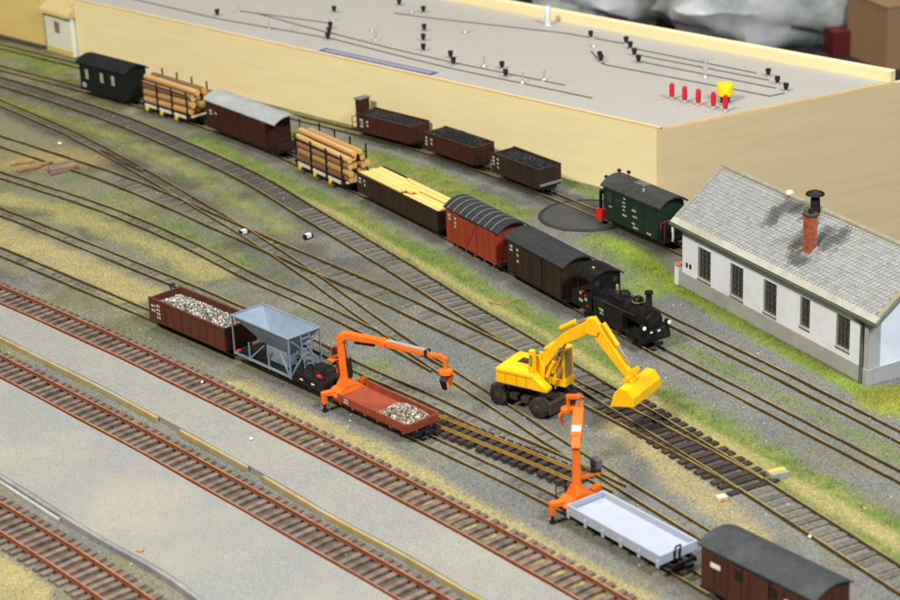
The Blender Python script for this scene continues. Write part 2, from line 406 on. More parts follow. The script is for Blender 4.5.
def make_gravel(n):
    y = 780 + (1720 - 780) * RNG.random(n * 2) ** 1.35
    x = -420 + 720 * RNG.random(n * 2)
    k = scatter_ok(x, y)
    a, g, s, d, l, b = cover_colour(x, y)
    k &= RNG.random(len(x)) > np.maximum(np.maximum(g, l), s) * .85
    x, y, a = x[k][:n], y[k][:n], a[k][:n]
    n = len(x); z = ground_z(x, y)
    r = RNG.uniform(.22, .5, n) * np.where(RNG.random(n) < .03, 1.6, 1)
    base = np.array([(1, 0, -.5), (-.5, .87, -.5), (-.5, -.87, -.5), (0, 0, .9)])
    ang = RNG.random(n) * 6.283; ca, sa = np.cos(ang), np.sin(ang)
    P = base[None] * (1 + RNG.normal(0, .25, (n, 4, 3)))
    Q = np.stack([P[..., 0] * ca[:, None] - P[..., 1] * sa[:, None], P[..., 0] * sa[:, None] + P[..., 1] * ca[:, None], P[..., 2]], -1) * r[:, None, None]
    Q += np.stack([x, y, z + .2], -1)[:, None]
    t = np.array([(0, 1, 3), (1, 2, 3), (2, 0, 3)])
    idx = (np.arange(n)[:, None, None] * 4 + t[None]).reshape(-1, 3)
    col = a * RNG.uniform(.6, 1.3, (n, 1))
    wh = RNG.random(n) < .0035; col[wh] = .62
    bk = RNG.random(n) < .10; col[bk] *= .45
    me = bpy.data.meshes.new('ballast_gravel')
    me.vertices.add(n * 4); me.vertices.foreach_set('co', (Q * S).ravel())
    me.loops.add(idx.size); me.loops.foreach_set('vertex_index', idx.ravel())
    me.polygons.add(len(idx)); me.polygons.foreach_set('loop_start', np.arange(0, idx.size, 3))
    me.update()
    at = me.color_attributes.new('Col', 'FLOAT_COLOR', 'POINT')
    c4 = np.ones((n * 4, 4)); c4[:, :3] = np.clip(np.repeat(col, 4, 0), 0, .9); at.data.foreach_set('color', c4.ravel())
    me.materials.append(attr_mat('gravel'))
    o = bpy.data.objects.new('ballast_gravel', me); COL.objects.link(o)
    tag(o, 'loose grey ballast stones strewn over the layout', 'gravel', kind='stuff')
make_gravel(150000)

def make_grass(n):
    y = 780 + (1850 - 780) * RNG.random(n * 4) ** 1.2
    x = -430 + 740 * RNG.random(n * 4)
    k = scatter_ok(x, y)
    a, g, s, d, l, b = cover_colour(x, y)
    clump = fbm(x, y, 7, 77)
    p = np.maximum(np.maximum(g * .8, l), s * .75) * np.clip((clump - .25) * 2.2, 0, 1)
    k &= RNG.random(len(x)) < p
    x, y, a, l, s = x[k][:n], y[k][:n], a[k][:n], l[k][:n], s[k][:n]
    n = len(x); z = ground_z(x, y)
    h = RNG.uniform(.8, 2.7, n) * (1 - .5 * s); w = RNG.uniform(.12, .24, n)
    ang = RNG.random(n) * 6.283; tilt = RNG.uniform(.1, .9, n); ta = RNG.random(n) * 6.283
    b0 = np.stack([x - np.cos(ang) * w, y - np.sin(ang) * w, z - .1], -1)
    b1 = np.stack([x + np.cos(ang) * w, y + np.sin(ang) * w, z - .1], -1)
    tp = np.stack([x + np.cos(ta) * tilt * h, y + np.sin(ta) * tilt * h, z + h], -1)
    V = np.stack([b0, b1, tp], 1).reshape(-1, 3)
    me = bpy.data.meshes.new('static_grass')
    me.vertices.add(len(V)); me.vertices.foreach_set('co', (V * S).ravel())
    me.loops.add(len(V)); me.loops.foreach_set('vertex_index', np.arange(len(V)))
    me.polygons.add(n); me.polygons.foreach_set('loop_start', np.arange(0, len(V), 3)); me.update()
    col = a * RNG.uniform(.6, 1.5, (n, 1)) * np.array([1, 1, .85])
    at = me.color_attributes.new('Col', 'FLOAT_COLOR', 'POINT')
    c4 = np.ones((n * 3, 4)); c4[:, :3] = np.clip(np.repeat(col, 3, 0), 0, .9); at.data.foreach_set('color', c4.ravel())
    me.materials.append(attr_mat('grass_fibres'))
    o = bpy.data.objects.new('static_grass', me); COL.objects.link(o)
    tag(o, 'short green and straw coloured grass flock between the tracks', 'grass', kind='stuff')
make_grass(130000)

# ------------------------------------------------------------------ tracks
M_RUST = mat('rail_rust_orange', (116, 68, 52), .75, var=.18, scale=40, dirt=(110, 58, 42), dscale=20)
M_RUSTD = mat('rail_rust_brown', (66, 54, 40), .75, var=.2, scale=40, dirt=(60, 48, 36), dscale=20)
M_HEAD = mat('rail_head_brass', (196, 172, 108), .38, metal=.5, var=.15, scale=30, dirt=(88, 68, 48), dirt_amt=.95, dscale=3.5)  # brass under dirt; its bright stretches also paint yellow glints along the head
M_HEADO = mat('rail_head_worn_glint', (170, 110, 84), .5, metal=.3, var=.12, scale=30, dirt=(220, 180, 120), dirt_amt=.5, dscale=5)  # worn rust tone; the pale yellow patches are painted glints
M_BRASS = mat('rail_brass_new', (204, 170, 92), .35, metal=.6, var=.1, scale=30)
M_SLB = mat('sleeper_brown', (104, 87, 77), .9, var=.25, scale=25, dirt=(126, 118, 110), dirt_amt=.8, dscale=10, rand=.3)
M_SLG = mat('sleeper_grey', (96, 92, 84), .95, var=.2, scale=25, dirt=(98, 96, 88), dscale=12, rand=.25)
M_SLD = mat('sleeper_dark', (58, 46, 40), .85, var=.25, scale=25, dirt=(30, 26, 24), dscale=12, rand=.25)

def ribbon_rail(p, w, z0, z1, mb=None, foot=0):
    mb = mb or MB(); a, b = offset(p, -w / 2), offset(p, w / 2); n = len(p)
    vs = []
    for i in range(n): vs += [(*a[i], z0), (*b[i], z0), (*b[i], z1), (*a[i], z1)]
    fs = [(0, 1, 2, 3), tuple((n - 1) * 4 + k for k in (3, 2, 1, 0))]
    for i in range(n - 1):
        o = i * 4
        for k in range(4): fs.append((o + k, o + 4 + k, o + 4 + (k + 1) % 4, o + (k + 1) % 4))
    mb.add(vs, fs); return mb

def track(name, label, key, gauge, rz, sl_len, sl_w, sl_z0, sl_z1, pitch, m_rail, m_head, m_sl, rail_w=.9, foot=1.9, s_from=0, s_to=1e9, sleepers=True, group=None, head_h=.5, special=None, zoff=0):
    p = PATH[key] if isinstance(key, str) else key
    i0, i1 = int(s_from / 2), min(len(p), int(s_to / 2)); p = p[i0:i1]
    keep = [i for i in range(len(p)) if in_view(*p[i], 60)]
    p = p[keep[0]:keep[-1] + 1]
    c = p[len(p) // 2]
    t = thing(name, label, 'railway track', (c[0], c[1], 0), 0, group)
    q = p - c
    for k in (-gauge / 2, gauge / 2):
        r = offset(q, k)
        mb = ribbon_rail(r, foot, sl_z1, sl_z1 + .4); ribbon_rail(r, rail_w * .55, sl_z1 + .35, rz - head_h + .02, mb)
        ro = mb.build('rail', m_rail, t)
        ribbon_rail(r, rail_w, rz - head_h, rz).build('rail_head', m_head, ro, bevel=0)
    if sleepers:
        n_, d_ = normals(p)
        src = {}
        acc = 0
        for i in range(0, len(p)):
            if i and i * 2 < acc: continue
            acc += pitch
            if not in_view(*p[i], 18): continue
            sp = special(p[i]) if special else None
            if sp == 'skip': continue
            M, z0, z1, ln = sp if sp else (m_sl, sl_z0, sl_z1, sl_len)
            if (M.name, ln) not in src:
                o = MB().box(-sl_w / 2, sl_w / 2, -ln / 2, ln / 2, z0, z1).build('sleeper', M, t, bevel=.15)
                src[(M.name, ln)] = o.data
            else:
                o = bpy.data.objects.new('sleeper', src[(M.name, ln)]); COL.objects.link(o); o.parent = t
            o.location = ((p[i][0] - c[0]) * S, (p[i][1] - c[1]) * S, (random.uniform(-.55, .08) if sl_z1 < .3 else random.uniform(-.14, .1)) * S)
            o.rotation_euler = (0, 0, math.atan2(d_[i][1], d_[i][0]) + random.uniform(-.02, .02))
    return t

NAR = dict(rail_w=.55, foot=1.0, head_h=.4)
STD = dict(rail_w=.65, foot=1.2, head_h=.45)
track('railway_track', 'rust orange track along the pale yard surface, nearest the stone and crane wagons', 'A', 16.5, 3.9, 30, 3.2, .0, 1.7, 6.9, M_RUST, M_HEADO, M_SLB, foot=1.8, rail_w=.75)
track('railway_track', 'rust orange track below the long wooden strip in the pale yard', 'B', 16.5, 3.9, 30, 3.2, .0, 1.7, 6.9, M_RUST, M_HEADO, M_SLB, foot=1.8, rail_w=.75)
track('railway_track', 'short length of rust orange track in the lower corner beside yellow sand', 'C', 16.5, 3.9, 30, 3.2, .0, 1.7, 6.9, M_RUST, M_HEADO, M_SLB, foot=1.8, rail_w=.75)
track('railway_track', 'narrow track carrying the stone gondola, hopper and both crane wagons', 'N1', 9, 1.75, 8.6, 3.2, -.6, .22, 6.5, M_RUSTD, M_HEAD, M_SLG, **NAR)
track('railway_track', 'narrow track running behind the stone gondola and hopper to the loose track panel', 'N2', 9, 1.75, 8.6, 3.2, -.6, .12, 6.5, M_RUSTD, M_HEAD, M_SLG, **NAR)
track('railway_track', 'narrow track with yellowish rails passing the stacked old sleepers', 'N3', 9, 1.75, 8.6, 3.2, -.6, .02, 6.5, M_RUSTD, M_HEAD, M_SLG, **NAR)
M_SLG2 = mat('sleeper_sooty', (72, 70, 68), .95, var=.25, scale=25, rand=.2)
def sp5(p):
    if 88 < p[0] < 148: return (M_SLD, -.3, 1.05, 30)
    if p[0] < -100: return 'skip' if p[0] < -300 else (M_SLG2, -.6, .12, 15.4)
    return None
track('railway_track', 'wide gauge track with grey sleepers running beside the grass verge past the excavator', 'N5', 16.5, 2.1, 15.6, 3.6, -.6, .5, 7.0, M_RUSTD, M_HEAD, M_SLG, special=sp5, **STD)
def sp4(p): return 'skip' if p[0] > 70 or p[0] < -250 else None
track('railway_track', 'wide gauge track joining the excavator turnout from the old sleeper pile', 'N4', 16.5, 2.0, 15.6, 3.4, -.6, .25, 7.0, M_RUSTD, M_HEAD, M_SLG, special=sp4, **STD)
track('railway_track', 'overgrown narrow track crossing the yard diagonally under the crane grab', 'N7', 9, 1.65, 9.5, 2.8, -.6, .0, 6.8, M_RUSTD, M_HEAD, M_SLG, **NAR)
track('railway_track', 'ballasted narrow track closest to the white shed wall', 'R1', 9, 1.75, 17, 2.6, -.6, .1, 6.8, M_RUSTD, M_HEAD, M_SLG, sleepers=False, **NAR)
track('railway_track', 'narrow track under the long goods train with the black steam engine', 'N8', 9, 1.75, 17, 2.6, -.6, .1, 6.8, M_RUSTD, M_HEAD, M_SLG, sleepers=False, **NAR)
track('railway_track', 'narrow track along the plywood front under the coal wagons', 'N9', 9, 1.75, 17, 2.6, -.6, .1, 6.8, M_RUSTD, M_HEAD, M_SLG, sleepers=False, **NAR)
# loose track panel with new dark sleepers
pan = resample([(-14, 1001), (10, 976), (36, 949), (62, 921)], smooth=10)
track('track_panel', 'loose length of new track with bright brass rails and dark sleepers beside the crane wagon', pan, 9, 4.6, 19, 3.4, 1.0, 2.9, 6.3, M_BRASS, M_BRASS, M_SLD, rail_w=.6, foot=1.1)

# ------------------------------------------------------------------ yard paving sheets with their edge strips
M_PAVE = mat('pale_paving', (139, 139, 136), .95, var=.13, scale=90, bump=.3, bscale=120, dirt=(158, 153, 134), dirt_amt=.7, dscale=1.1, spec=.1)
M_PAVE2 = mat('pale_paving_speckled', (137, 138, 137), .95, var=.15, scale=110, bump=.3, bscale=120, dirt=(164, 158, 136), dirt_amt=.75, dscale=.9, spec=.1)
M_WOODSTRIP = mat('strip_wood', (160, 140, 92), .85, var=.12, scale=14, dirt=(156, 152, 140), dirt_amt=.95, dscale=3.2)
M_GREYSTRIP = mat('strip_grey', (124, 124, 128), .9, var=.14, scale=14, dirt=(160, 160, 156), dirt_amt=.8, dscale=4)
STRIP = resample([(-316, 1192), (-270, 1140), (-226, 1091), (-192, 1053), (-141, 992), (-106, 950), (-63, 895), (-28, 854), (3, 815), (25, 790)], smooth=20)
WIRE = resample([(-285, 1012), (-235, 954), (-197, 909), (-168, 876), (-138, 844), (-105, 800)], smooth=20)
def sheet(name, label, upper, lower, M, z):
    n = 130; mb = MB()
    def at(p, t): i = t * (len(p) - 1); k = min(int(i), len(p) - 2); return p[k] + (p[k + 1] - p[k]) * (i - k)
    m_ = 14; vs = []
    for i in range(n + 1):
        a, b = at(upper, i / n), at(lower, i / n)
        for j in range(m_ + 1):
            q = a + (b - a) * j / m_; vs.append((q[0], q[1], z + .35 * math.sin(q[0] * .05) * math.sin(q[1] * .043)))
    w = m_ + 1
    fs = [(i * w + j, i * w + j + 1, (i + 1) * w + j + 1, (i + 1) * w + j) for i in range(n) for j in range(m_)]
    base = len(vs)
    for i in range(n + 1):
        for j in (0, m_): p = vs[i * w + j]; vs.append((p[0], p[1], -1.5))
    for i in range(n):
        for j, k in ((0, 0), (m_, 1)):
            f = (i * w + j, (i + 1) * w + j, base + (i + 1) * 2 + k, base + i * 2 + k); fs.append(f if k == 0 else f[::-1])
    fs = [f[::-1] for f in fs]
    o = mb.add(vs, fs).build(name, M, smooth=False); o['kind'] = 'structure'; o['label'] = label; o['category'] = 'pavement'
    return o
pv1 = sheet('pavement', 'pale grey yard surface between the two rust orange tracks', offset(PATH['A'], -9.3), offset(STRIP, 1.5), M_PAVE, 2.7)
pv2 = sheet('pavement', 'wide pale yard surface in front of the lower tracks', offset(PATH['B'], -9.3), offset(WIRE, 1.4), M_PAVE2, 2.7)
for a, b in ((0, 118), (128, 160), (166, 400)):
    s_ = STRIP[a:b]
    if len(s_) > 3: ribbon_rail(s_, 1.9, -.5, 2.85 + .06 * (a > 0)).build('edge_strip', M_WOODSTRIP, pv1, bevel=.3)
ribbon_rail(WIRE, 2.2, -.5, 2.62).build('edge_strip', M_GREYSTRIP, pv2)
ribbon_rail(offset(WIRE, -2.4)[20:70], 1.6, -.5, 1.6).build('edge_strip', mat('strip_pale', (158, 158, 152), .9, var=.15), pv2, bevel=.3)

def make_grit(n):
    V = []; C = []
    pts = []
    for up, lo in ((offset(PATH['A'], -9.6), offset(STRIP, 2)), (offset(PATH['B'], -9.6), offset(WIRE, 2))):
        t_ = RNG.random(n); u = RNG.random(n)
        a = up[(t_ * (len(up) - 1)).astype(int)]; b = lo[(t_ * (len(lo) - 1)).astype(int)]
        pts.append(a + (b - a) * u[:, None] + RNG.normal(0, 1.2, (n, 2)) * (u[:, None] > .05) * (u[:, None] < .95))
    p = np.vstack(pts); m_ = len(p); r = RNG.uniform(.12, .3, m_)
    z = 2.7 + .35 * np.sin(p[:, 0] * .05) * np.sin(p[:, 1] * .043)
    base = np.array([(1, 0, -.2), (-.5, .87, -.2), (-.5, -.87, -.2), (0, 0, .9)])
    Q = base[None] * (1 + RNG.normal(0, .3, (m_, 4, 3))) * r[:, None, None] + np.concatenate([p, z[:, None]], 1)[:, None]
    idx = (np.arange(m_)[:, None, None] * 4 + np.array([(0, 1, 3), (1, 2, 3), (2, 0, 3)])[None]).reshape(-1, 3)
    me = bpy.data.meshes.new('paving_grit'); me.vertices.add(m_ * 4); me.vertices.foreach_set('co', (Q * S).ravel())
    me.loops.add(idx.size); me.loops.foreach_set('vertex_index', idx.ravel()); me.polygons.add(len(idx)); me.polygons.foreach_set('loop_start', np.arange(0, idx.size, 3)); me.update()
    col = np.array(L3_(140, 139, 131))[None] * np.where(RNG.random((m_, 1)) < .25, .4, RNG.uniform(.7, 1.4, (m_, 1)))
    at = me.color_attributes.new('Col', 'FLOAT_COLOR', 'POINT'); c4 = np.ones((m_ * 4, 4)); c4[:, :3] = np.repeat(col, 4, 0); at.data.foreach_set('color', c4.ravel())
    me.materials.append(attr_mat('grit')); o = bpy.data.objects.new('paving_grit', me); COL.objects.link(o)
    tag(o, 'fine grit strewn over the pale yard surfaces', 'grit', kind='stuff')
L3_ = lambda *c: lin(c)[:3]
make_grit(26000)

# ------------------------------------------------------------------ common wagon parts
M_BLACK = mat('frame_black', (26, 25, 26), .6, var=.25, scale=40, dirt=(64, 56, 50), dirt_amt=.5, dscale=12, spec=.18)
M_IRON = mat('wheel_iron', (60, 52, 48), .5, metal=.4, var=.2, scale=40, dirt=(96, 72, 56), dirt_amt=.6, dscale=15)
M_WHITE = mat('lettering_white', (226, 226, 222), .7, var=.05)
M_BROWN = mat('wagon_brown', (78, 46, 36), .62, var=.14, scale=14, stretch=(1, 1, .25), dirt=(60, 42, 36), dirt_amt=.55, dscale=7, spec=.18)
M_BROWN2 = mat('wagon_red_brown', (90, 50, 38), .62, var=.12, scale=14, stretch=(1, 1, .25), dirt=(70, 46, 38), dirt_amt=.5, dscale=7, spec=.18)
M_DBROWN = mat('wagon_dark_brown', (56, 42, 35), .6, var=.14, scale=14, stretch=(1, 1, .3), dirt=(40, 31, 27), dirt_amt=.5, dscale=7, spec=.18)
M_MAROON = mat('wagon_maroon', (66, 35, 29), .6, var=.15, scale=14, dirt=(46, 28, 25), dirt_amt=.5, dscale=7, spec=.18)
M_RED = mat('wagon_red_oxide', (152, 56, 36), .6, var=.08, scale=14, stretch=(1, 1, .3), dirt=(128, 52, 38), dirt_amt=.5, dscale=7)
M_ROOF = mat('roof_felt_black', (48, 49, 51), .75, var=.12, scale=30, dirt=(66, 66, 66), dirt_amt=.4, dscale=5, spec=.18)
M_ROOFG = mat('roof_grey', (150, 154, 156), .65, var=.08, scale=20, dirt=(180, 182, 182), dirt_amt=.5, dscale=4)
M_SEAM = mat('roof_seam', (140, 142, 142), .7)
M_GREEN = mat('wagon_dark_green', (25, 33, 28), .6, var=.12, scale=20, dirt=(30, 36, 33), dscale=8, spec=.18)
M_LOCO = mat('engine_black', (22, 22, 23), .42, var=.25, scale=30, dirt=(54, 50, 48), dirt_amt=.4, dscale=10, spec=.18)
M_ORANGE = mat('crane_orange', (230, 108, 24), .5, var=.06, scale=20, dirt=(206, 92, 22), dirt_amt=.5, dscale=8)
M_RUSTBED = mat('wagon_bed_rust', (144, 64, 40), .75, var=.14, scale=18, dirt=(104, 52, 38), dirt_amt=.7, dscale=5)
M_SILVER = mat('hydraulic_silver', (206, 206, 206), .25, metal=.8, var=.05)
M_RUBBER = mat('tyre_rubber', (36, 34, 32), .85, var=.2, scale=30, dirt=(78, 68, 58), dirt_amt=.6, dscale=15)
M_REDP = mat('red_paint', (214, 44, 36), .5, var=.06)
M_YEL = mat('excavator_yellow', (246, 188, 14), .4, var=.06, scale=15, dirt=(226, 162, 20), dirt_amt=.55, dscale=5)
M_GLASSD = mat('window_glass_dark', (46, 50, 54), .12, var=.1, spec=.6)
M_CREAM = mat('sill_cream', (214, 210, 196), .6, var=.06)
M_YELP = mat('yellow_paint', (240, 196, 30), .5, var=.05)

SEG = {0: 'abcdef', 1: 'bc', 2: 'abged', 3: 'abgcd', 4: 'fgbc', 5: 'afgcd', 6: 'afgedc', 7: 'abc', 8: 'abcdefg', 9: 'abcdfg'}
def lettering(t, rows, y, M=None, axis='y', ch=1.5, label=None):
    """small numerals in rows: (x, z, count); a flat print on the side wall"""
    for x, z, n in rows:
        mb = MB(); w = ch * .58; th = ch * .2
        for k in range(n):
            ox = x + k * ch * .82
            for sgm in SEG[random.randint(0, 9)]:
                bx = {'a': (0, w, ch - th, ch), 'g': (0, w, ch / 2 - th / 2, ch / 2 + th / 2), 'd': (0, w, 0, th), 'f': (0, th, ch / 2, ch), 'e': (0, th, 0, ch / 2), 'b': (w - th, w, ch / 2, ch), 'c': (w - th, w, 0, ch / 2)}[sgm]
                mb.box(ox + bx[0], ox + bx[1], y - .12, y + .02, z + bx[2], z + bx[3])
        mb.build('lettering', M or M_WHITE, t)

def wheelset(t, x, W=9, r=2.7, M=None, spokes=False):
    for k in (-1, 1):
        y = k * W / 2
        w = MB().lathe([(r * .2, -.9), (r * .8, -.9), (r * .86, -.6), (r, -.6), (r, .5), (r * 1.08, .5), (r * 1.08, .9), (r * .2, .9)], (0, 0, 0), 18)
        w.v = [(x + a, y + c * (-k), 1.8 + r + b) for a, b, c in w.v]
        w.build('wheel', M or M_IRON, t, smooth=True)
    MB().cyl((x, -W / 2, 1.8 + r), (x, W / 2, 1.8 + r), .6, n=8).build('axle', M_IRON, t)
def running_gear(t, L, W, axles, z=7.0, M=None):
    M = M or M_BLACK
    mb = MB()
    for k in (-1, 1): mb.box(-L / 2 + .4, L / 2 - .4, k * (W / 2 - 4.2) - .6, k * (W / 2 - 4.2) + .6, z - 2.4, z - .05)
    for x in (-L / 2 + 1, -L / 6, L / 6, L / 2 - 2): mb.box(x, x + 1, -W / 2 + 4.9, W / 2 - 4.9, z - 2.2, z - .3)
    mb.build('underframe', M, t)
    for x in axles:
        wheelset(t, x)
        for k in (-1, 1):
            b = MB().box(x - 1.3, x + 1.3, k * (W / 2 - 3.2) - .7, k * (W / 2 - 3.2) + .7, 3.6, z - 2.2)
            b.box(x - 3.4, x + 3.4, k * (W / 2 - 3.2) - .35, k * (W / 2 - 3.2) + .35, z - 2.6, z - 2.0)
            b.build('axle_box', M, t, bevel=.2)
    for k in (-1, 1):
        e = k * L / 2
        mb = MB().box(min(e, e + k * 2.2), max(e, e + k * 2.2), -.7, .7, 5.2, 6.4)
        mb.box(min(e + k * 2, e + k * 2.8), max(e + k * 2, e + k * 2.8), -2.6, 2.6, 4.9, 6.6)
        mb.tube([(e + k * 2.4, -1.2, 4.9), (e + k * 3.6, -1.2, 3.2), (e + k * 3.6, 1.2, 3.2), (e + k * 2.4, 1.2, 4.9)], .3)
        mb.build('coupler', M, t)

def arc(W, z0, z1, n=11):
    return [(-W / 2 + W * i / (n - 1), z0 + (z1 - z0) * (1 - (2 * i / (n - 1) - 1) ** 2)) for i in range(n)]
def roof_shell(t, x0, x1, W, zE, zR, M, th=.9, name='roof'):
    a = arc(W, zE, zR); b = [(u, v - th) for u, v in a][::-1]
    mb = MB(); n = len(a)
    vs = []
    for x in (x0, x1): vs += [(x, u, v) for u, v in a] + [(x, u, v) for u, v in b]
    k = 2 * n; fs = [(i, i + 1, k + i + 1, k + i)[::-1] for i in range(k - 1)] + [(k - 1, 0, k, 2 * k - 1)[::-1]]
    for i in range(n - 1):
        fs.append((i, i + 1, k - 2 - i, k - 1 - i)); fs.append((k + i, k + k - 1 - i, k + k - 2 - i, k + i + 1))
    return mb.add(vs, fs).build(name, M, t, smooth=True)

def boxcar(name, label, loc, head, L, W, zE, zR, m_body, m_roof, axles, door=True, seams=0, letter=None, panels=7, door_x=0.0, group=None, stretch_roof=(1.5, 1.5), cross=False, skirt=False, plat=0, yoff=0):
    t = thing(name, label, 'goods wagon', (loc[0], loc[1], 0), head, group)
    running_gear(t, L + plat, W, axles) if not plat else None
    w = W / 2
    body = MB().prism([(-w, 7)] + [(w, 7)] + [(u * (W - .3) / W, v - .6) for u, v in arc(W, zE, zR)][::-1], 'x', -L / 2, L / 2).build('body', m_body, t)
    # board panels on both sides and the ends
    pw = L / panels
    for k in (-1, 1):
        for i in range(panels):
            x = -L / 2 + i * pw
            MB().box(x + .18, x + pw - .18, min(k * w, k * (w + .3)), max(k * w, k * (w + .3)), 7.3, zE - .9).build('panel', m_body, body, bevel=.08)
    ends = 4; ew = W / ends
    for k in (-1, 1):
        for i in range(ends):
            y = -w + i * ew
            MB().box(min(k * L / 2, k * (L / 2 + .3)), max(k * L / 2, k * (L / 2 + .3)), y + .2, y + ew - .2, 7.3, zE - .6).build('panel', m_body, body, bevel=.08)
    MB().box(-L / 2 - .5, L / 2 + .5, -w - .55, w + .55, 6.4, 7.3).build('sill', m_body if skirt else M_BLACK, t, bevel=.1)
    if door:
        for k in (-1, 1):
            y0, y1 = sorted((k * (w + .3), k * (w + .85)))
            d = MB().box(door_x - 6.2, door_x + 6.2, y0, y1, 7.6, zE - 1.8).build('door', m_body, t, bevel=.12)
            fr = MB()
            y0, y1 = sorted((k * (w + .85), k * (w + 1.1)))
            for z in (7.8, zE - 3): fr.box(door_x - 6, door_x + 6, y0, y1, z, z + .9)
            for x in (-6, 5.2): fr.box(door_x + x, door_x + x + .8, y0, y1, 8.7, zE - 3)
            if cross: fr.beam((door_x - 5.4, k * (w + .95), 9), (door_x + 5.4, k * (w + .95), zE - 3.2), .25, .7, up=(0, 1, 0)); fr.beam((door_x + 5.4, k * (w + .93), 9), (door_x - 5.4, k * (w + .93), zE - 3.2), .25, .7, up=(0, 1, 0))
            fr.build('door_frame', m_body, d)
            MB().box(door_x - 16, door_x + 8, y0, y1 + .1 * k, zE - 1.6, zE - 1.1).build('door_rail', M_BLACK, t)
    if skirt:
        for x in np.linspace(-L / 2 + 2, L / 2 - 2, 6):
            MB().box(x - .8, x + .8, -w - .5, -w + .3, 4.8, 6.5).build('bracket', m_body, t)
    r = roof_shell(t, -L / 2 - stretch_roof[0], L / 2 + stretch_roof[1], W + 2.2, zE, zR, m_roof)
    for i in range(seams):
        x = -L / 2 + (i + .5) * L / seams
        a = arc(W + 2.3, zE + .12, zR + .12); b = [(u, v - .3) for u, v in a][::-1]
        MB().prism(a + b, 'x', x - .22, x + .22).build('roof_seam', M_SEAM, r)
    if letter: lettering(t, letter, -w - (.42 if not door else .42))
    return t

def handrail_end(t, x, W, z0, z1, M=None):
    MB().tube([(x, -W / 2, z0), (x, -W / 2, z1), (x, W / 2, z1), (x, W / 2, z0)], .35).tube([(x, -W / 2, (z0 + z1) / 2), (x, W / 2, (z0 + z1) / 2)], .28).build('handrail', M or M_BLACK, t)

def gondola(name, label, loc, head, L, W, zt, M, axles, ribs=7, letter=None, cat='goods wagon', group=None, rim=True):
    t = thing(name, label, cat, (loc[0], loc[1], 0), head, group)
    running_gear(t, L, W, axles)
    w = W / 2
    MB().box(-L / 2, L / 2, -w, w, 6.6, 8.0).build('floor', M, t)
    for k in (-1, 1):
        y0, y1 = sorted((k * w, k * (w - 1.1)))
        sd = MB().box(-L / 2, L / 2, y0, y1, 8.0, zt).build('side_wall', M, t, bevel=.1)
        pw = L / ribs
        for i in range(ribs):
            a, b = sorted((k * w, k * (w + .28)))
            MB().box(-L / 2 + i * pw + .16, -L / 2 + (i + 1) * pw - .16, a, b, 7, zt - .5).build('panel', M, sd, bevel=.08)
        x0, x1 = sorted((k * L / 2, k * (L / 2 - 1.1)))
        MB().box(x0, x1, -w + 1.1, w - 1.1, 8.0, zt - .02).build('end_wall', M, t, bevel=.1)
        x0, x1 = sorted((k * L / 2, k * (L / 2 + .3)))
        for i in range(3): MB().box(x0, x1, -w + i * W / 3 + .2, -w + (i + 1) * W / 3 - .2, 7, zt - .5).build('panel', M, sd, bevel=.08)
        a, b = sorted((k * (w + .4), k * (w - 1.2)))
        MB().box(-L / 2 - .3, L / 2 + .3, a, b, zt, zt + .45).build('rim', M, sd, bevel=.1)
    if letter: lettering(t, letter, -w - .3)
    return t

def heap(name, label, loc, head, Lx, Ly, z0, zh, n, rs, cols, sharp=2.2, cat='load'):
    me = bpy.data.meshes.new(name); V = []; T = []; C = []
    nx, ny = 26, 12
    def hz(u, v): return z0 + zh * max(0, (1 - abs(u) ** sharp)) * max(0, (1 - abs(v) ** sharp)) + .5 * math.sin(u * 9 + v * 4) * (1 - abs(u)) * (1 - abs(v))
    for j in range(ny + 1):
        for i in range(nx + 1):
            u, v = 2 * i / nx - 1, 2 * j / ny - 1
            V.append((u * Lx / 2, v * Ly / 2, hz(u, v) - .3)); C.append(cols[0])
    for j in range(ny):
        for i in range(nx):
            a = j * (nx + 1) + i; T += [(a, a + 1, a + nx + 2), (a, a + nx + 2, a + nx + 1)]
    for _ in range(n):
        u, v = random.uniform(-.98, .98), random.uniform(-.96, .96); r = random.uniform(*rs); c = random.choice(cols); f = random.uniform(.7, 1.25)
        c = tuple(min(.95, x * f) for x in c)
        p = Vector((u * Lx / 2, v * Ly / 2, hz(u, v) + r * .2)); q = Quaternion((random.gauss(0, 1), random.gauss(0, 1), random.gauss(0, 1), random.gauss(0, 1))).normalized()
        o = len(V)
        for d in ((1, 0, 0), (-1, 0, 0), (0, .8, 0), (0, -.8, 0), (0, 0, .7), (0, 0, -.7)):
            V.append(tuple(p + q @ Vector(d) * r * random.uniform(.75, 1.15))); C.append(c)
        for a, b, e in ((0, 2, 4), (2, 1, 4), (1, 3, 4), (3, 0, 4), (2, 0, 5), (1, 2, 5), (3, 1, 5), (0, 3, 5)): T.append((o + a, o + b, o + e))
    me.from_pydata([(x * S, y * S, z * S) for x, y, z in V], [], T); me.update()
    at = me.color_attributes.new('Col', 'FLOAT_COLOR', 'POINT'); at.data.foreach_set('color', [k for c in C for k in (*c, 1.0)])
    M = MATS.get('heap') or attr_mat('heap', .8); MATS['heap'] = M; me.materials.append(M)
    o = bpy.data.objects.new(name, me); COL.objects.link(o)
    o.location = Vector((loc[0], loc[1], 0)) * S; o.rotation_euler = (0, 0, math.radians(head))
    return tag(o, label, cat, kind='stuff')
def local(loc, head, x, y=0.0):
    h = math.radians(head); return (loc[0] + x * math.cos(h) - y * math.sin(h), loc[1] + x * math.sin(h) + y * math.cos(h))
L3 = lambda *c: lin(c)[:3]
COALC = [L3(38, 38, 40), L3(28, 28, 30), L3(62, 62, 64), L3(48, 48, 50)]
STONEC = [L3(118, 112, 104), L3(176, 172, 164), L3(96, 90, 84), L3(150, 140, 122), L3(200, 198, 192), L3(72, 68, 66)]

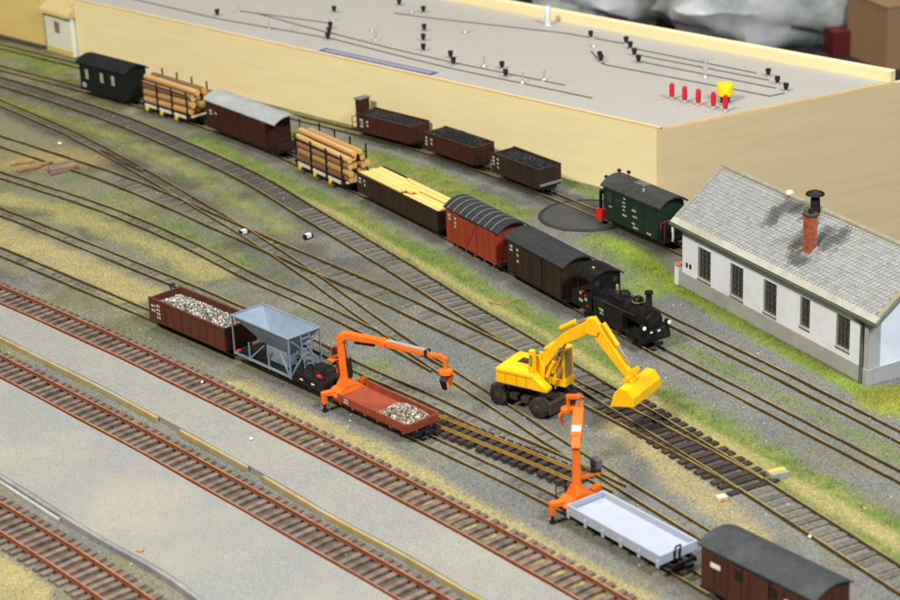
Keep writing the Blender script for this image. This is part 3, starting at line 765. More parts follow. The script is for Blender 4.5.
# ------------------------------------------------------------------ the long goods train
(p, h) = place('N8', (61.7, 1184))
boxcar('boxcar', 'dark brown boxcar with black roof coupled right behind the steam engine', p, h, 61, 22.4, 28.8, 33.5, M_DBROWN, M_ROOF, (-17, 17), letter=[(-27, 24, 3), (-27, 21.5, 3), (-19, 23.5, 2), (-19, 20, 2), (-19, 16, 2)], panels=7, door_x=4, stretch_roof=(1.5, 4))
t = bpy.data.objects['boxcar']; handrail_end(t, 34.5, 18, 6.8, 14); MB().box(30.8, 36, -10.5, 10.5, 6.2, 6.8).build('end_platform', M_BLACK, t)
(p, h) = place('N8', (23.7, 1248))
boxcar('boxcar', 'red oxide boxcar with pale roof seams and crossed door braces', p, h, 60, 22.4, 28.8, 34, M_RED, M_ROOF, (-17, 17), seams=8, letter=[(-27, 23.5, 3), (-27, 21, 3), (-19, 23, 2), (-19, 20, 2), (-19, 17.5, 2)], panels=8, door_x=2, cross=True, skirt=True, stretch_roof=(1.5, 5))
t = bpy.data.objects['boxcar.001']; handrail_end(t, 34, 19, 6.8, 15, M_BLACK); MB().box(30.6, 35, -10.5, 10.5, 6.0, 6.8).build('end_platform', M_BLACK, t)
# lumber gondola
(pl, hl) = place('N8', (-24, 1330))
gl = gondola('gondola', 'long dark brown gondola loaded with yellow sawn planks', pl, hl, 105, 22, 20.5, M_DBROWN, (-38, -26, 26, 38), ribs=11, letter=[(-50, 17, 3), (-50, 14.5, 3), (-43, 16.5, 2), (-43, 13.5, 2)])
M_PLANK = mat('sawn_plank', (230, 198, 118), .7, var=.08, scale=10, stretch=(.2, 2, 2), dirt=(206, 166, 90), dirt_amt=.5, dscale=4, rand=.08)
ORD = ('near edge', 'second', 'third', 'fourth', 'fifth', 'sixth', 'far edge')
def plank(x0, x1, y, z, w=2.3, th=1.4, label='yellow sawn plank lying lengthwise in the long gondola'):
    c = local(pl, hl, (x0 + x1) / 2, y)
    o = MB().box(-(x1 - x0) / 2, (x1 - x0) / 2, -w / 2, w / 2, 0, th).build('sawn_plank', M_PLANK, bevel=.12)
    o.location = (c[0] * S, c[1] * S, z * S); o.rotation_euler = (0, 0, math.radians(hl + random.uniform(-.4, .4)))
    tag(o, label, 'plank', 'sawn planks in the long gondola')
for i in range(7):
    plank(-51 + random.uniform(0, 3), 4 + random.uniform(-2, 10), -8.6 + i * 2.55, 20.3 + .25 * (i % 2), label='%s yellow sawn plank across the rear half of the long gondola' % ORD[i])
for i in range(7):
    plank(6 + random.uniform(4, 8), 51 - random.uniform(0, 2), -8.4 + i * 2.5, 19.4 + .3 * (i % 2), label='%s yellow sawn plank across the front half of the long gondola' % ORD[i])
for i in range(3):
    plank(-10 + random.uniform(-4, 4), 50 - random.uniform(0, 4), 1.4 + i * 2.6, 21.6 + .3 * (i % 2), label='%s yellow plank of the three topmost in the long gondola' % ('nearest to the front edge,', 'middle', 'farthest from the front edge,')[i])
for z in (8.2, 11.9, 15.6):
    for i in range(4): MB().box(-51.5, 51.5, -9.6 + i * 4.8 + .1, -9.6 + (i + 1) * 4.8 - .1, z, z + 3.5).build('packing_timber', M_PLANK, gl)

M_BARK = mat('log_bark', (132, 100, 70), .85, var=.24, scale=10, stretch=(.3, 1, 1), bump=.9, bscale=22, dirt=(98, 74, 56), dirt_amt=.8, dscale=5, rand=.28)
M_BARKL = mat('log_peeled', (184, 146, 94), .8, var=.2, scale=10, stretch=(.3, 1, 1), dirt=(136, 96, 60), dirt_amt=.8, dscale=5, rand=.2)
M_CUT = mat('log_cut_end', (222, 172, 92), .75, var=.1, scale=25, rand=.1)
def log(loc, head, x0, x1, y, z, r, label, group, yaw=0.0):
    n = 12; mb = MB(); K = 7
    vs = []
    for k in range(K):
        x = x0 + (x1 - x0) * k / (K - 1); rr = r * (1 + .05 * math.sin(k * 2.1 + y)) * (1.04 - .08 * k / K)
        for i in range(n):
            t_ = 2 * math.pi * i / n; vs.append((x - (x0 + x1) / 2, rr * math.cos(t_) * random.uniform(.96, 1.04), rr * math.sin(t_) * random.uniform(.96, 1.04)))
    fs = [(k * n + i, k * n + (i + 1) % n, (k + 1) * n + (i + 1) % n, (k + 1) * n + i)[::-1] for k in range(K - 1) for i in range(n)]
    fs += [tuple(range(n)), tuple(range((K - 1) * n, K * n))[::-1]]
    fs = [f[::-1] for f in fs]
    mb.add(vs, fs); o = mb.build('log', M_BARK if random.random() < .55 else M_BARKL, smooth=True)
    o.data.materials.append(M_CUT); o.data.polygons[len(fs) - 1].material_index = 1; o.data.polygons[len(fs) - 2].material_index = 1
    c = local(loc, head, (x0 + x1) / 2, y); o.location = (c[0] * S, c[1] * S, z * S); o.rotation_euler = (0, 0, math.radians(head + yaw))
    tag(o, label, 'log', group)
def log_wagon(label, key, xy, L, W, nlab, seed, group, logx, thin=False):
    random.seed(seed)
    loc, head = place(key, xy)
    t = thing('log_wagon', label, 'log wagon', (loc[0], loc[1], 0), head)
    running_gear(t, L, W + 2, (-20, 20))
    MB().box(-L / 2, L / 2, -W / 2, W / 2, 6.9, 8.4).build('deck', M_DBROWN, t)
    w = W / 2
    for k in (-1, 1):
        xs = np.linspace(-L / 2 + 4, L / 2 - 6, 4)
        for i, x in enumerate(xs):
            MB().box(x - .55, x + .55, min(k * w, k * (w + .9)), max(k * w, k * (w + .9)), 5.6, 33 if k > 0 else 28.6).build('stake', M_BLACK, t)
            if i < 3:
                a, b = x + 2, xs[i + 1] - 2
                MB().box(a, b, min(k * (w - .2), k * (w + .7)), max(k * (w - .2), k * (w + .7)), 6.3, 8.6).build('side_sill', M_CREAM, t, bevel=.15)
                MB().cyl((a + 3.5, k * (w + .7), 4.9), (a + 3.5, k * (w + 1.6), 4.9), 1.7, n=14).build('yellow_disc', M_YELP, t)
        MB().box(-L / 2 + 4, L / 2 - 6, min(k * (w + .1), k * (w + .6)), max(k * (w + .1), k * (w + .6)), 25.5 if k < 0 else 26, 26.1 if k < 0 else 26.6).build('chain_rail', M_BLACK, t)
    MB().box(L / 2 - 2.2, L / 2 + .1, -w + .2, w - .2, 8.4, 9.6).build('end_sill', M_CREAM, t, bevel=.15)
    MB().box(-L / 2 + .5, -L / 2 + 2.6, -w + .4, w - .4, 8.4, 9.4).build('end_sill', M_CREAM, t, bevel=.15)
    rn = iter(('bottom row', 'second row', 'third row', 'top row'))
    rows = [([-7.2, -.2, 7], 3.3, 11.7), ([-6.8, .3, 6.9], 3.25, 17.6), ([-6.2, .6, 7], 3.2, 23.2), ([-3.4, 3], 3.0, 28.0)]
    if thin: rows = [([-7.6, -2.5, 2.5, 7.6], 2.7, 11.2), ([-7.3, -2.2, 2.8, 7.4], 2.7, 16), ([-7.5, -2.4, 2.5, 7.3], 2.65, 20.8), ([-6.6, -1.4, 3.8], 2.6, 25.4), ([-3.2, 2.2], 2.5, 29.6)]; rn = iter(('bottom row', 'second row', 'third row', 'fourth row', 'top row'))
    for ys, r, z in rows:
        rl = next(rn)
        for yi, y in enumerate(ys):
            rr = r * random.uniform(.78, 1.02)
            log(loc, head, logx[0] + random.uniform(-3, 4), logx[1] + random.uniform(-6, 4), y, z, rr, (('near side ', 'second ', 'third ', 'far side ')[yi] if len(ys) == 4 else ('near side ', 'middle ', 'far side ')[yi] if len(ys) == 3 else ('near side ', 'far side ')[yi] if len(ys) == 2 else '') + 'log in the ' + rl + ' ' + nlab, group, random.uniform(-1.6, 1.6))
    return t
log_wagon('stake wagon with cream sills and yellow discs, next to the dark green van', 'N8', (-212, 1592), 70, 20, 'on the stake wagon next to the green van', 3, 'logs next to the green van', (-34, 33))
log_wagon('stake wagon with cream sills and yellow discs, ahead of the plank gondola', 'N8', (-81.5, 1418), 74, 20, 'on the stake wagon beside the plank gondola', 5, 'logs beside the plank gondola', (-35, 36), True)
random.seed(21)
# brown boxcar with grey roof and brake platform
(p, h) = place('N8', (-148.5, 1516))
boxcar('boxcar', 'maroon boxcar with light grey roof and open brake platform between two log wagons', p, h, 82, 22.4, 28.4, 33, M_MAROON, M_ROOFG, (-26, 30), letter=[(-36, 20, 3), (-36, 17.5, 3), (-29, 19, 3)], panels=9, door_x=-1, stretch_roof=(2, 14))
t = bpy.data.objects['boxcar.002']
MB().box(41.6, 56, -11, 11, 5.6, 6.6).build('end_platform', M_BLACK, t)
handrail_end(t, 55.5, 20, 6.6, 16, M_MAROON)
MB().box(54.6, 55.4, -10, 10, 7, 13).build('platform_screen', M_MAROON, t)
for y in (-10.4, 10.4): MB().cyl((55, y, 6.6), (55, y, 28.4), .5, n=8).build('roof_post', M_BLACK, t)
# green van
(p, h) = place('N8', (-269.5, 1651))
t = thing('guards_van', 'dark green guards van with black roof at the tail of the train', 'railway van', (*p, 0), h)
running_gear(t, 60, 22.4, (-18, 18))
MB().prism([(-11.2, 7), (11.2, 7)] + [(u, v - .6) for u, v in arc(22.4, 29.5, 34)][::-1], 'x', -30, 30).build('body', M_GREEN, t)
for k in (-1, 1):
    for i in range(10):
        MB().box(-30 + i * 6 + .15, -24 + i * 6 - .15, min(k * 11.2, k * 11.45), max(k * 11.2, k * 11.45), 7.2, 28.8).build('panel', M_GREEN, t)
    for x in (-20, 0, 15):
        wn = MB().box(x - 1.7, x + 1.7, min(k * 11.4, k * 11.8), max(k * 11.4, k * 11.8), 16.5, 24.5).build('window', mat('window_cream', (176, 180, 164), .5), t)
        MB().box(x - .2, x + .2, min(k * 11.8, k * 11.95), max(k * 11.8, k * 11.95), 16.6, 24.4).build('glazing_bar', M_GREEN, wn)
    MB().box(-30.4, 30.4, min(k * 10.4, k * 11.7), max(k * 10.4, k * 11.7), 6.2, 7.2).build('sill', M_BLACK, t)
lettering(t, [(-27, 11, 4), (-27, 9, 4)], -11.5)
roof_shell(t, -33, 33, 25.2, 29.5, 34.3, mat('van_roof_black', (30, 30, 33), .7, var=.12, spec=.18), th=1.1)

# ------------------------------------------------------------------ black tank engine
(p, h) = place('N8', (100, 1114))
t = thing('steam_engine', 'small black steam tank engine at the head of the goods train', 'locomotive', (*p, 0), h)
MB().box(-33, 33, -9.5, 9.5, 8.2, 9.4).build('running_board', M_LOCO, t, bevel=.2)
MB().box(-32, 31, -5, 5, 5, 8.3).build('frame', M_BLACK, t)
for x in (-22, -9, 4): 
    wheelset(t, x, W=9.6, r=4.2)
wheelset(t, 20, W=9.6, r=2.8)
for k in (-1, 1):
    y = k * 7
    MB().beam((-22, y, 6), (8, y, 6), .6, 1.2).build('coupling_rod', M_IRON, t)
    MB().cyl((18, y + k * .6, 6.8), (27, y + k * .6, 6.8), 2.5, n=14).build('cylinder', M_LOCO, t, smooth=True)
    tk = MB().box(-16, 14, min(k * 4.6, k * 10), max(k * 4.6, k * 10), 9.4, 19.6).build('side_tank', M_LOCO, t, bevel=.4)
    MB().box(-15, 13, min(k * 10, k * 10.15), max(k * 10, k * 10.15), 10, 10.6).build('beading', M_BLACK, tk)
    MB().tube([(-14, k * 10.6, 20.3), (24, k * 8, 20.8)], .25).build('handrail', M_IRON, t)
MB().cyl((-16, 0, 18), (25, 0, 18), 6.2, n=22).build('boiler', M_LOCO, t, smooth=True)
sb = MB().cyl((24.8, 0, 17.6), (31, 0, 17.6), 6.6, n=22).build('smokebox', M_LOCO, t, smooth=True)
MB().lathe([(5.6, 0), (5.0, .8), (2.5, 1.3), (.4, 1.5)], (31, 0, 17.6), 20, axis='x').build('smokebox_door', M_LOCO, sb, smooth=True)
MB().lathe([(2.9, 0), (2.0, 1.2), (1.8, 9.8), (2.6, 10.2), (2.6, 11.6), (1.5, 11.6)], (27, 0, 23.2), 16).build('chimney', M_LOCO, t, smooth=True)
d = MB().lathe([(3.6, 0), (3.5, 2.6), (2.9, 4.2), (1.6, 5.2), (.3, 5.5)], (16.5, 0, 23.2), 16).build('steam_dome', M_LOCO, t, smooth=True)
MB().lathe([(3.75, 0), (3.75, .7)], (16.5, 0, 25.2), 16).build('brass_ring', M_BRASS, d)
MB().lathe([(3.2, 0), (3.2, 2.6), (2.4, 3.6), (.3, 4.0)], (3, 0, 23.6), 14).build('sand_dome', M_LOCO, t, smooth=True)
MB().lathe([(1.0, 0), (.9, 3), (.4, 4)], (-8, 2.0, 23.6), 10).build('safety_valve', M_BRASS, t, smooth=True)
MB().cyl((-6, -4.5, 23), (8, -4.5, 23), 1.3, n=10).build('air_pump', M_LOCO, t, smooth=True)
# cab
cab = MB().box(-32, -17, -9.5, 9.5, 9.4, 10.4).build('cab_floor', M_LOCO, t)
for y0_, y1_ in ((-10.3, -9.5), (9.5, 10.3)):
    MB().box(-32, -17, y0_, y1_, 9.4, 21).box(-32, -30.5, y0_, y1_, 21, 28.4).box(-18.5, -17, y0_, y1_, 21, 28.4).box(-32, -17, y0_, y1_, 28.4, 30.5).build('cab_side', M_LOCO, cab)
MB().prism([(-9.5, 9.4), (9.5, 9.4)] + [(u, v) for u, v in arc(19, 30.5, 33.4)][::-1], 'x', -17.6, -17).build('cab_front', M_LOCO, cab)
for k in (-1, 1): MB().cyl((-17, k * 6.2, 27), (-16.7, k * 6.2, 27), 1.7, n=14).build('spectacle_glass', M_GLASSD, cab)
MB().box(-39, -32, -9.8, 9.8, 8.4, 17.5).build('coal_bunker', M_LOCO, t, bevel=.3)
cr = roof_shell(t, -35, -15, 23.4, 30.5, 34.4, M_LOCO, th=.9, name='cab_roof')
MB().lathe([(1.0, 0), (1.0, .8), (.2, 1.1)], (-24, -4, 33.8), 10).build('whistle', M_BRASS, cr)
MB().box(31.5, 33.6, -10.5, 10.5, 6.4, 10.2).build('buffer_beam', M_LOCO, t, bevel=.2)
for y in (-8.6, 8.6):
    lm = MB().cyl((32.0, y, 16.6), (34.8, y, 16.6), 1.5, n=14).build('headlamp', M_LOCO, t, smooth=True)
    MB().box(32.6, 33.4, y - .5, y + .5, 10.2, 15.6).build('lamp_bracket', M_LOCO, lm)
    MB().cyl((34.8, y, 16.6), (35.1, y, 16.6), 1.25, n=14).build('lens', mat('lamp_lens', (250, 244, 214), .15, var=.03), lm)
MB().box(24, 33.4, -10.2, 10.2, 9.4, 13.6).build('front_tank', M_LOCO, t, bevel=.4)
for y in (-3, 2.4): MB().box(33.4, 33.75, y - .9, y + .9, 11.8, 12.8).build('number_plate', M_WHITE, t)
MB().box(33.6, 36.6, -.8, .8, 5.2, 6.6).box(36, 37, -2.8, 2.8, 4.8, 7).build('coupler', M_BLACK, t)
lettering(t, [(-30, 17.5, 2), (-30, 13, 3), (-24, 15, 2)], -10.35, ch=1.7); lettering(t, [(-9, 14, 4), (-8, 11.8, 3)], -10.2, ch=1.4)
for x, z in ((-27, 20), (-22, 12), (-24, 18)): MB().box(x, x + 2.2, -10.75, -10.35, z, z + .7).build('red_handle', M_REDP, t)
for z in (4, 6): MB().box(-25, -20, -10.8, -9, z, z + .4).build('step', M_BLACK, t)

# ------------------------------------------------------------------ coal wagons along the plywood front
(p, h) = place('N9', (-37.3, 1499.5))
t = gondola('coal_wagon', 'maroon coal wagon with a tall brakemans cabin at its end', p, h, 58, 20.5, 20, M_MAROON, (-15, 16), ribs=8, letter=[(-25, 15.5, 3), (-25, 13, 3), (-25, 10.5, 3), (-18, 15, 2), (-18, 12, 2)])
cbn = MB().box(-35, -29.6, -5, 5, 9, 29.5).build('brakeman_cabin', M_MAROON, t, bevel=.2)
MB().box(-36, -28.8, -6, 6, 29.5, 30.4).build('cabin_roof', mat('cabin_roof_grey', (104, 104, 100), .7), cbn, bevel=.2)
MB().box(-32.2, -30.4, -5.2, -5, 20, 26).build('cabin_window', M_GLASSD, cbn)
MB().box(-36, -29.2, -9, 9, 6, 6.8).build('end_platform', M_BLACK, t); handrail_end(t, -35.7, 17, 6.8, 16)
heap('coal_load', 'level black coal filling the wagon with the brakemans cabin', p, h, 56, 18.4, 19.0, .9, 900, (.5, 1.0), COALC, cat='coal')
(p, h) = place('N9', (11.1, 1444.3))
t = gondola('coal_wagon', 'maroon coal wagon with heaped coal in the middle of the three', p, h, 56, 20.5, 19.6, M_MAROON, (-15, 15), ribs=8, letter=[(-26, 15.5, 2), (-26, 13, 2), (-26, 10.5, 2), (-20, 15, 2), (-20, 12, 2)])
heap('coal_load', 'heaped black coal in the middle coal wagon', p, h, 54, 18.4, 18.6, 4.6, 1000, (.5, 1.1), COALC, cat='coal')
handrail_end(t, 29, 16, 7, 17)
(p, h) = place('N9', (57.6, 1384.9))
t = gondola('coal_wagon', 'dark brown coal wagon closest to the turntable disc', p, h, 53, 20.5, 21, M_DBROWN, (-14, 14), ribs=8, letter=[(-25, 17.5, 2), (-25, 15, 2), (-25, 12.5, 2), (-20, 17, 2), (-20, 14, 2), (-20, 11, 2)])
heap('coal_load', 'sunken black coal in the wagon beside the turntable disc', p, h, 51, 18.4, 19.2, 1.6, 900, (.5, 1.0), COALC, cat='coal')
MB().box(26.9, 28.4, -9.6, 9.6, 8.4, 10).build('end_beam', mat('beam_grey', (120, 118, 116), .6), t, bevel=.2)
handrail_end(t, -27.6, 15, 7, 17)

# ------------------------------------------------------------------ green box engine by the shed
(p, h) = place('N9', (128.5, 1278))
t = thing('tram_engine', 'dark green boxed tram engine with red cowcatcher plate beside the shed', 'locomotive', (*p, 0), h)
t.scale = (1.13, 1, 1)
M_GRN = mat('engine_green', (34, 50, 43), .5, var=.1, scale=20, dirt=(36, 46, 42), dscale=8, spec=.18)
running_gear(t, 56, 21, (-15, 0, 15), z=6.4)
bd = MB().prism([(-11, 6.4), (11, 6.4)] + [(u, v - .6) for u, v in arc(22, 30, 35)][::-1], 'x', -22, 27).build('body', M_GRN, t, bevel=.2)
MB().prism([(-8.4, 6.4), (8.4, 6.4), (8.4, 31), (-8.4, 31)], 'x', -27, -22).build('cab_end', M_GRN, t, bevel=.3)
for k in (-1, 1):
    for x0, x1 in ((-21, -13.5), (-13, 3), (3.5, 14.5), (15, 26)):
        MB().box(x0, x1, min(k * 11, k * 11.3), max(k * 11, k * 11.3), 7, 28.6).build('panel', M_GRN, bd, bevel=.12)
    MB().box(-19.6, -15.4, min(k * 11.3, k * 11.45), max(k * 11.3, k * 11.45), 19, 26).build('window', M_GLASSD, bd, bevel=.1)
    for x in (-10, -6.6, 7): MB().cyl((x, k * 11.2, 23), (x, k * 11.5, 23), 1.4, n=12).build('porthole', M_GLASSD, bd)
for y in (-5, 0, 5): MB().box(-27.25, -27, y - 1.9, y + 1.9, 20, 28).build('front_window', M_GLASSD, t)
lettering(t, [(-4, 25.5, 2), (-5, 22.5, 3), (-5, 20, 3), (-4.5, 17.5, 2), (-5, 14, 4), (4, 20, 4), (5, 16, 4), (4, 11, 3), (5, 8.5, 5), (18, 8.5, 4), (-18, 16, 3)], -11.32, ch=1.2)
rf = roof_shell(t, -25, 31, 25, 30, 35.4, mat('engine_roof', (56, 58, 54), .6, var=.14, dirt=(84, 86, 80), dirt_amt=.5, dscale=4, spec=.18), th=1.1)
MB().box(-4, 6, -3, 3, 35.0, 35.8).build('roof_hatch', mat('hatch_grey', (96, 98, 94), .6), rf, bevel=.15)
MB().lathe([(1, 0), (.8, 2), (.2, 2.4)], (9, -6, 33.6), 10).build('roof_valve', mat('valve_grey', (150, 150, 146), .4), rf)
for x, y, hh in ((-26, -6.5, 32.4), (-24, 2.5, 35.6), (-20, 7, 34.6)):
    MB().cyl((x, y, 30), (x, y, hh), .35, n=8).build('whistle_pipe', M_BLACK, t)
    MB().lathe([(.3, 0), (1.3, .5), (1.4, 1.6), (.5, 2.4)], (x, y, hh), 10).build('whistle', M_BLACK, t, smooth=True)
MB().box(-31, -27, -6, 6, 5.6, 6.6).build('front_platform', M_BLACK, t)
MB().hexa([(-30, -12.4, 4.2), (-25, -12.4, 4.2), (-25, -4.2, 4.2), (-30, -4.2, 4.2)], [(-29.4, -12.4, 12), (-25, -12.4, 12), (-25, -4.2, 12), (-29.4, -4.2, 12)]).build('red_plate', M_REDP, t, bevel=.2)
MB().box(-27.6, -26.4, -11.4, -9.6, 8, 24).build('corner_post', M_BLACK, t)
MB().box(-29.5, -27.2, -9.5, -6.5, 21.5, 24.5).build('headlamp', M_BLACK, t, bevel=.3)
MB().box(27, 32.5, -10, 10, 5.6, 6.6).build('rear_platform', M_BLACK, t)
MB().tube([(28.5, -9.6, 15), (28.5, -9.6, 18.6), (28.5, -3, 19.2), (30.5, -2, 19)], .34).tube([(28.4, -6, 6.6), (28.4, -6, 19)], .3).build('red_pipe', mat('pipe_red', (150, 36, 34), .5), t)
MB().tube([(32.2, -3.2, 16), (33.2, -3.6, 13), (33.4, -3.6, 9), (32.6, -3.2, 6.5)], .8).build('white_hose', M_WHITE, t)

# turntable disc
tt = thing('turntable', 'sunken dark round turntable disc between the coal wagons and the green engine', 'turntable', (94, 1318, 0)); tt.scale = (1.2, 1.2, 1)
M_TT = mat('turntable_deck', (66, 66, 64), .9, var=.12, scale=50, bump=.3, bscale=90, dirt=(54, 53, 51), dscale=6)
MB().lathe([(24.4, -.3), (24.4, .55), (.1, .7)], (0, 0, 0), 56).build('deck', M_TT, tt, smooth=False)
ring = MB(); n = 56; vs = []
for r_, z in ((24.5, .2), (24.5, 1.1), (26, 1.1), (26.6, .2)): vs += [(r_ * math.cos(2 * math.pi * i / n), r_ * math.sin(2 * math.pi * i / n), z) for i in range(n)]
ring.add(vs, [(j * n + i, j * n + (i + 1) % n, (j + 1) * n + (i + 1) % n, (j + 1) * n + i)[::-1] for j in range(3) for i in range(n)])
ring.build('rim', mat('turntable_rim', (44, 43, 42), .8, var=.2), tt)

# ------------------------------------------------------------------ stone gondola and hopper on the near narrow track
(p, h) = place('N1', (-146.3, 1130.4))
t = gondola('gondola', 'brown gondola filled with grey stones at the end of the hopper', p, h, 74, 23.4, 20.8, M_BROWN2, (-22, 22), ribs=9, letter=[(-34, 16, 3), (-34, 13, 3), (-29, 17, 3), (-29, 14.5, 3), (-29, 12, 3), (-29, 9.5, 3)])
handrail_end(t, -38.6, 21, 6.5, 19.5)
MB().box(-39.2, -37.4, -11, 11, 6, 6.8).build('end_platform', M_BLACK, t)
MB().tube([(-38.6, 6, 19.5), (-38.6, 6, 23), (-38.6, 9, 23.4)], .4).lathe([(.3, 0), (2.2, .2), (2.2, .6), (.3, .8)], (-38.6, 7, 22.6), 12).build('brake_wheel', M_BLACK, t)
heap('stone_load', 'grey and white stones filling the brown gondola', p, h, 71, 20.6, 16.6, 3.6, 1500, (.6, 1.15), STONEC, cat='stones')

(p, h) = place('N1', (-86, 1069.8))
t = thing('hopper_wagon', 'light grey hopper wagon on a black frame beside the orange crane', 'hopper wagon', (*p, 0), h)
M_HOP = mat('hopper_grey', (126, 141, 158), .42, var=.06, scale=20, dirt=(104, 116, 132), dirt_amt=.4, dscale=6)
running_gear(t, 82, 21, (-22, 22))
MB().box(-41, 41, -10, 10, 6.4, 8).build('deck', M_BLACK, t, bevel=.2)
MB().box(16, 40.6, -9.6, 9.6, 8, 12.5).build('toolbox_deck', M_BLACK, t, bevel=.3)
x0, x1, w, zt, zb = -38.5, 13.5, 11.2, 31.5, 16.5
bx0, bx1, bw = -19, 2, 2.6
for k, nm in ((-1, 1), (1, 1)):
    MB().hexa([(bx0, k * bw, zb), (bx1, k * bw, zb), (bx1, k * (bw - .7), zb), (bx0, k * (bw - .7), zb)] if k > 0 else [(bx0, -bw, zb), (bx1, -bw, zb), (bx1, -bw + .7, zb), (bx0, -bw + .7, zb)],
              [(x0, k * w, zt), (x1, k * w, zt), (x1, k * (w - .7), zt), (x0, k * (w - .7), zt)]).build('side_plate', M_HOP, t)
for xa, xb, sg in ((x0, bx0, 1), (x1, bx1, -1)):
    MB().hexa([(xb, -bw, zb), (xb + sg * .7, -bw, zb), (xb + sg * .7, bw, zb), (xb, bw, zb)], [(xa, -w, zt - .02), (xa + sg * .7, -w, zt - .02), (xa + sg * .7, w, zt - .02), (xa, w, zt - .02)]).build('end_plate', M_HOP, t)
rm = MB()
for y in (-w, w): rm.box(x0 - .5, x1 + .5, y - .5, y + .5, zt, zt + .7)
for x in (x0, x1): rm.box(x - .5, x + .5, -w + .5, w - .5, zt, zt + .68)
rm.build('rim', M_HOP, t)
MB().box(bx0 + 1, bx1 - 1, -3.4, 3.4, 8.2, zb + .2).build('discharge_chute', M_HOP, t, bevel=.3)
for k in (-1, 1):
    for x in (x0, -24, -6, x1): MB().box(x - .38, x + .38, k * (w - .2) - .38, k * (w - .2) + .38, 7.5, zt if x in (x0, x1) else 19).build('post', M_HOP, t)
    for a, b in (((-24, 9), (-12, 20)), ((x1 - 1, 9), (2, 20))): MB().beam((a[0], k * (w - .2), a[1]), (b[0], k * (w - 2.2), b[1]), .7, .7).build('brace', M_HOP, t)
    MB().box(x0, x1, k * (w - .2) - .6, k * (w - .2) + .6, 8.2, 9.2).build('side_rail', M_HOP, t)
MB().beam((x1, -w, 9), (x1, w - 2, 30), .7, .7).beam((x1, w, 9), (x1, -w + 2, 30), .7, .7).build('end_brace', M_HOP, t)
ld = MB()
for y in (-3, 3): ld.beam((x1 + 3.2, y, 12.6), (x1 + .9, y, 31), .5, .5)
for i in range(6): ld.beam((x1 + 3 - i * .36, -3, 14.5 + i * 3), (x1 + 3 - i * .36, 3, 14.5 + i * 3), .45, .45)
ld.build('ladder', M_HOP, t)
handrail_end(t, 39.5, 17, 12.5, 21)
for x in (22, 31, 39): MB().cyl((x, -9, 12.5), (x, -9, 19), .3, n=6).build('rail_post', M_BLACK, t)
MB().box(22, 39.5, -9.2, -8.8, 18.8, 19.2).build('rail_bar', M_BLACK, t)
MB().lathe([(1.5, 0), (1.5, .5)], (-34, -11.2, 11), 12).build('brake_wheel', M_REDP, t)
for x in (20, 30): MB().box(x, x + 2.5, -9.9, -9.6, 9, 9.8).build('white_mark', M_WHITE, t)
MB().box(33, 38, -8, -6.5, 14, 15).build('red_lever', M_REDP, t)

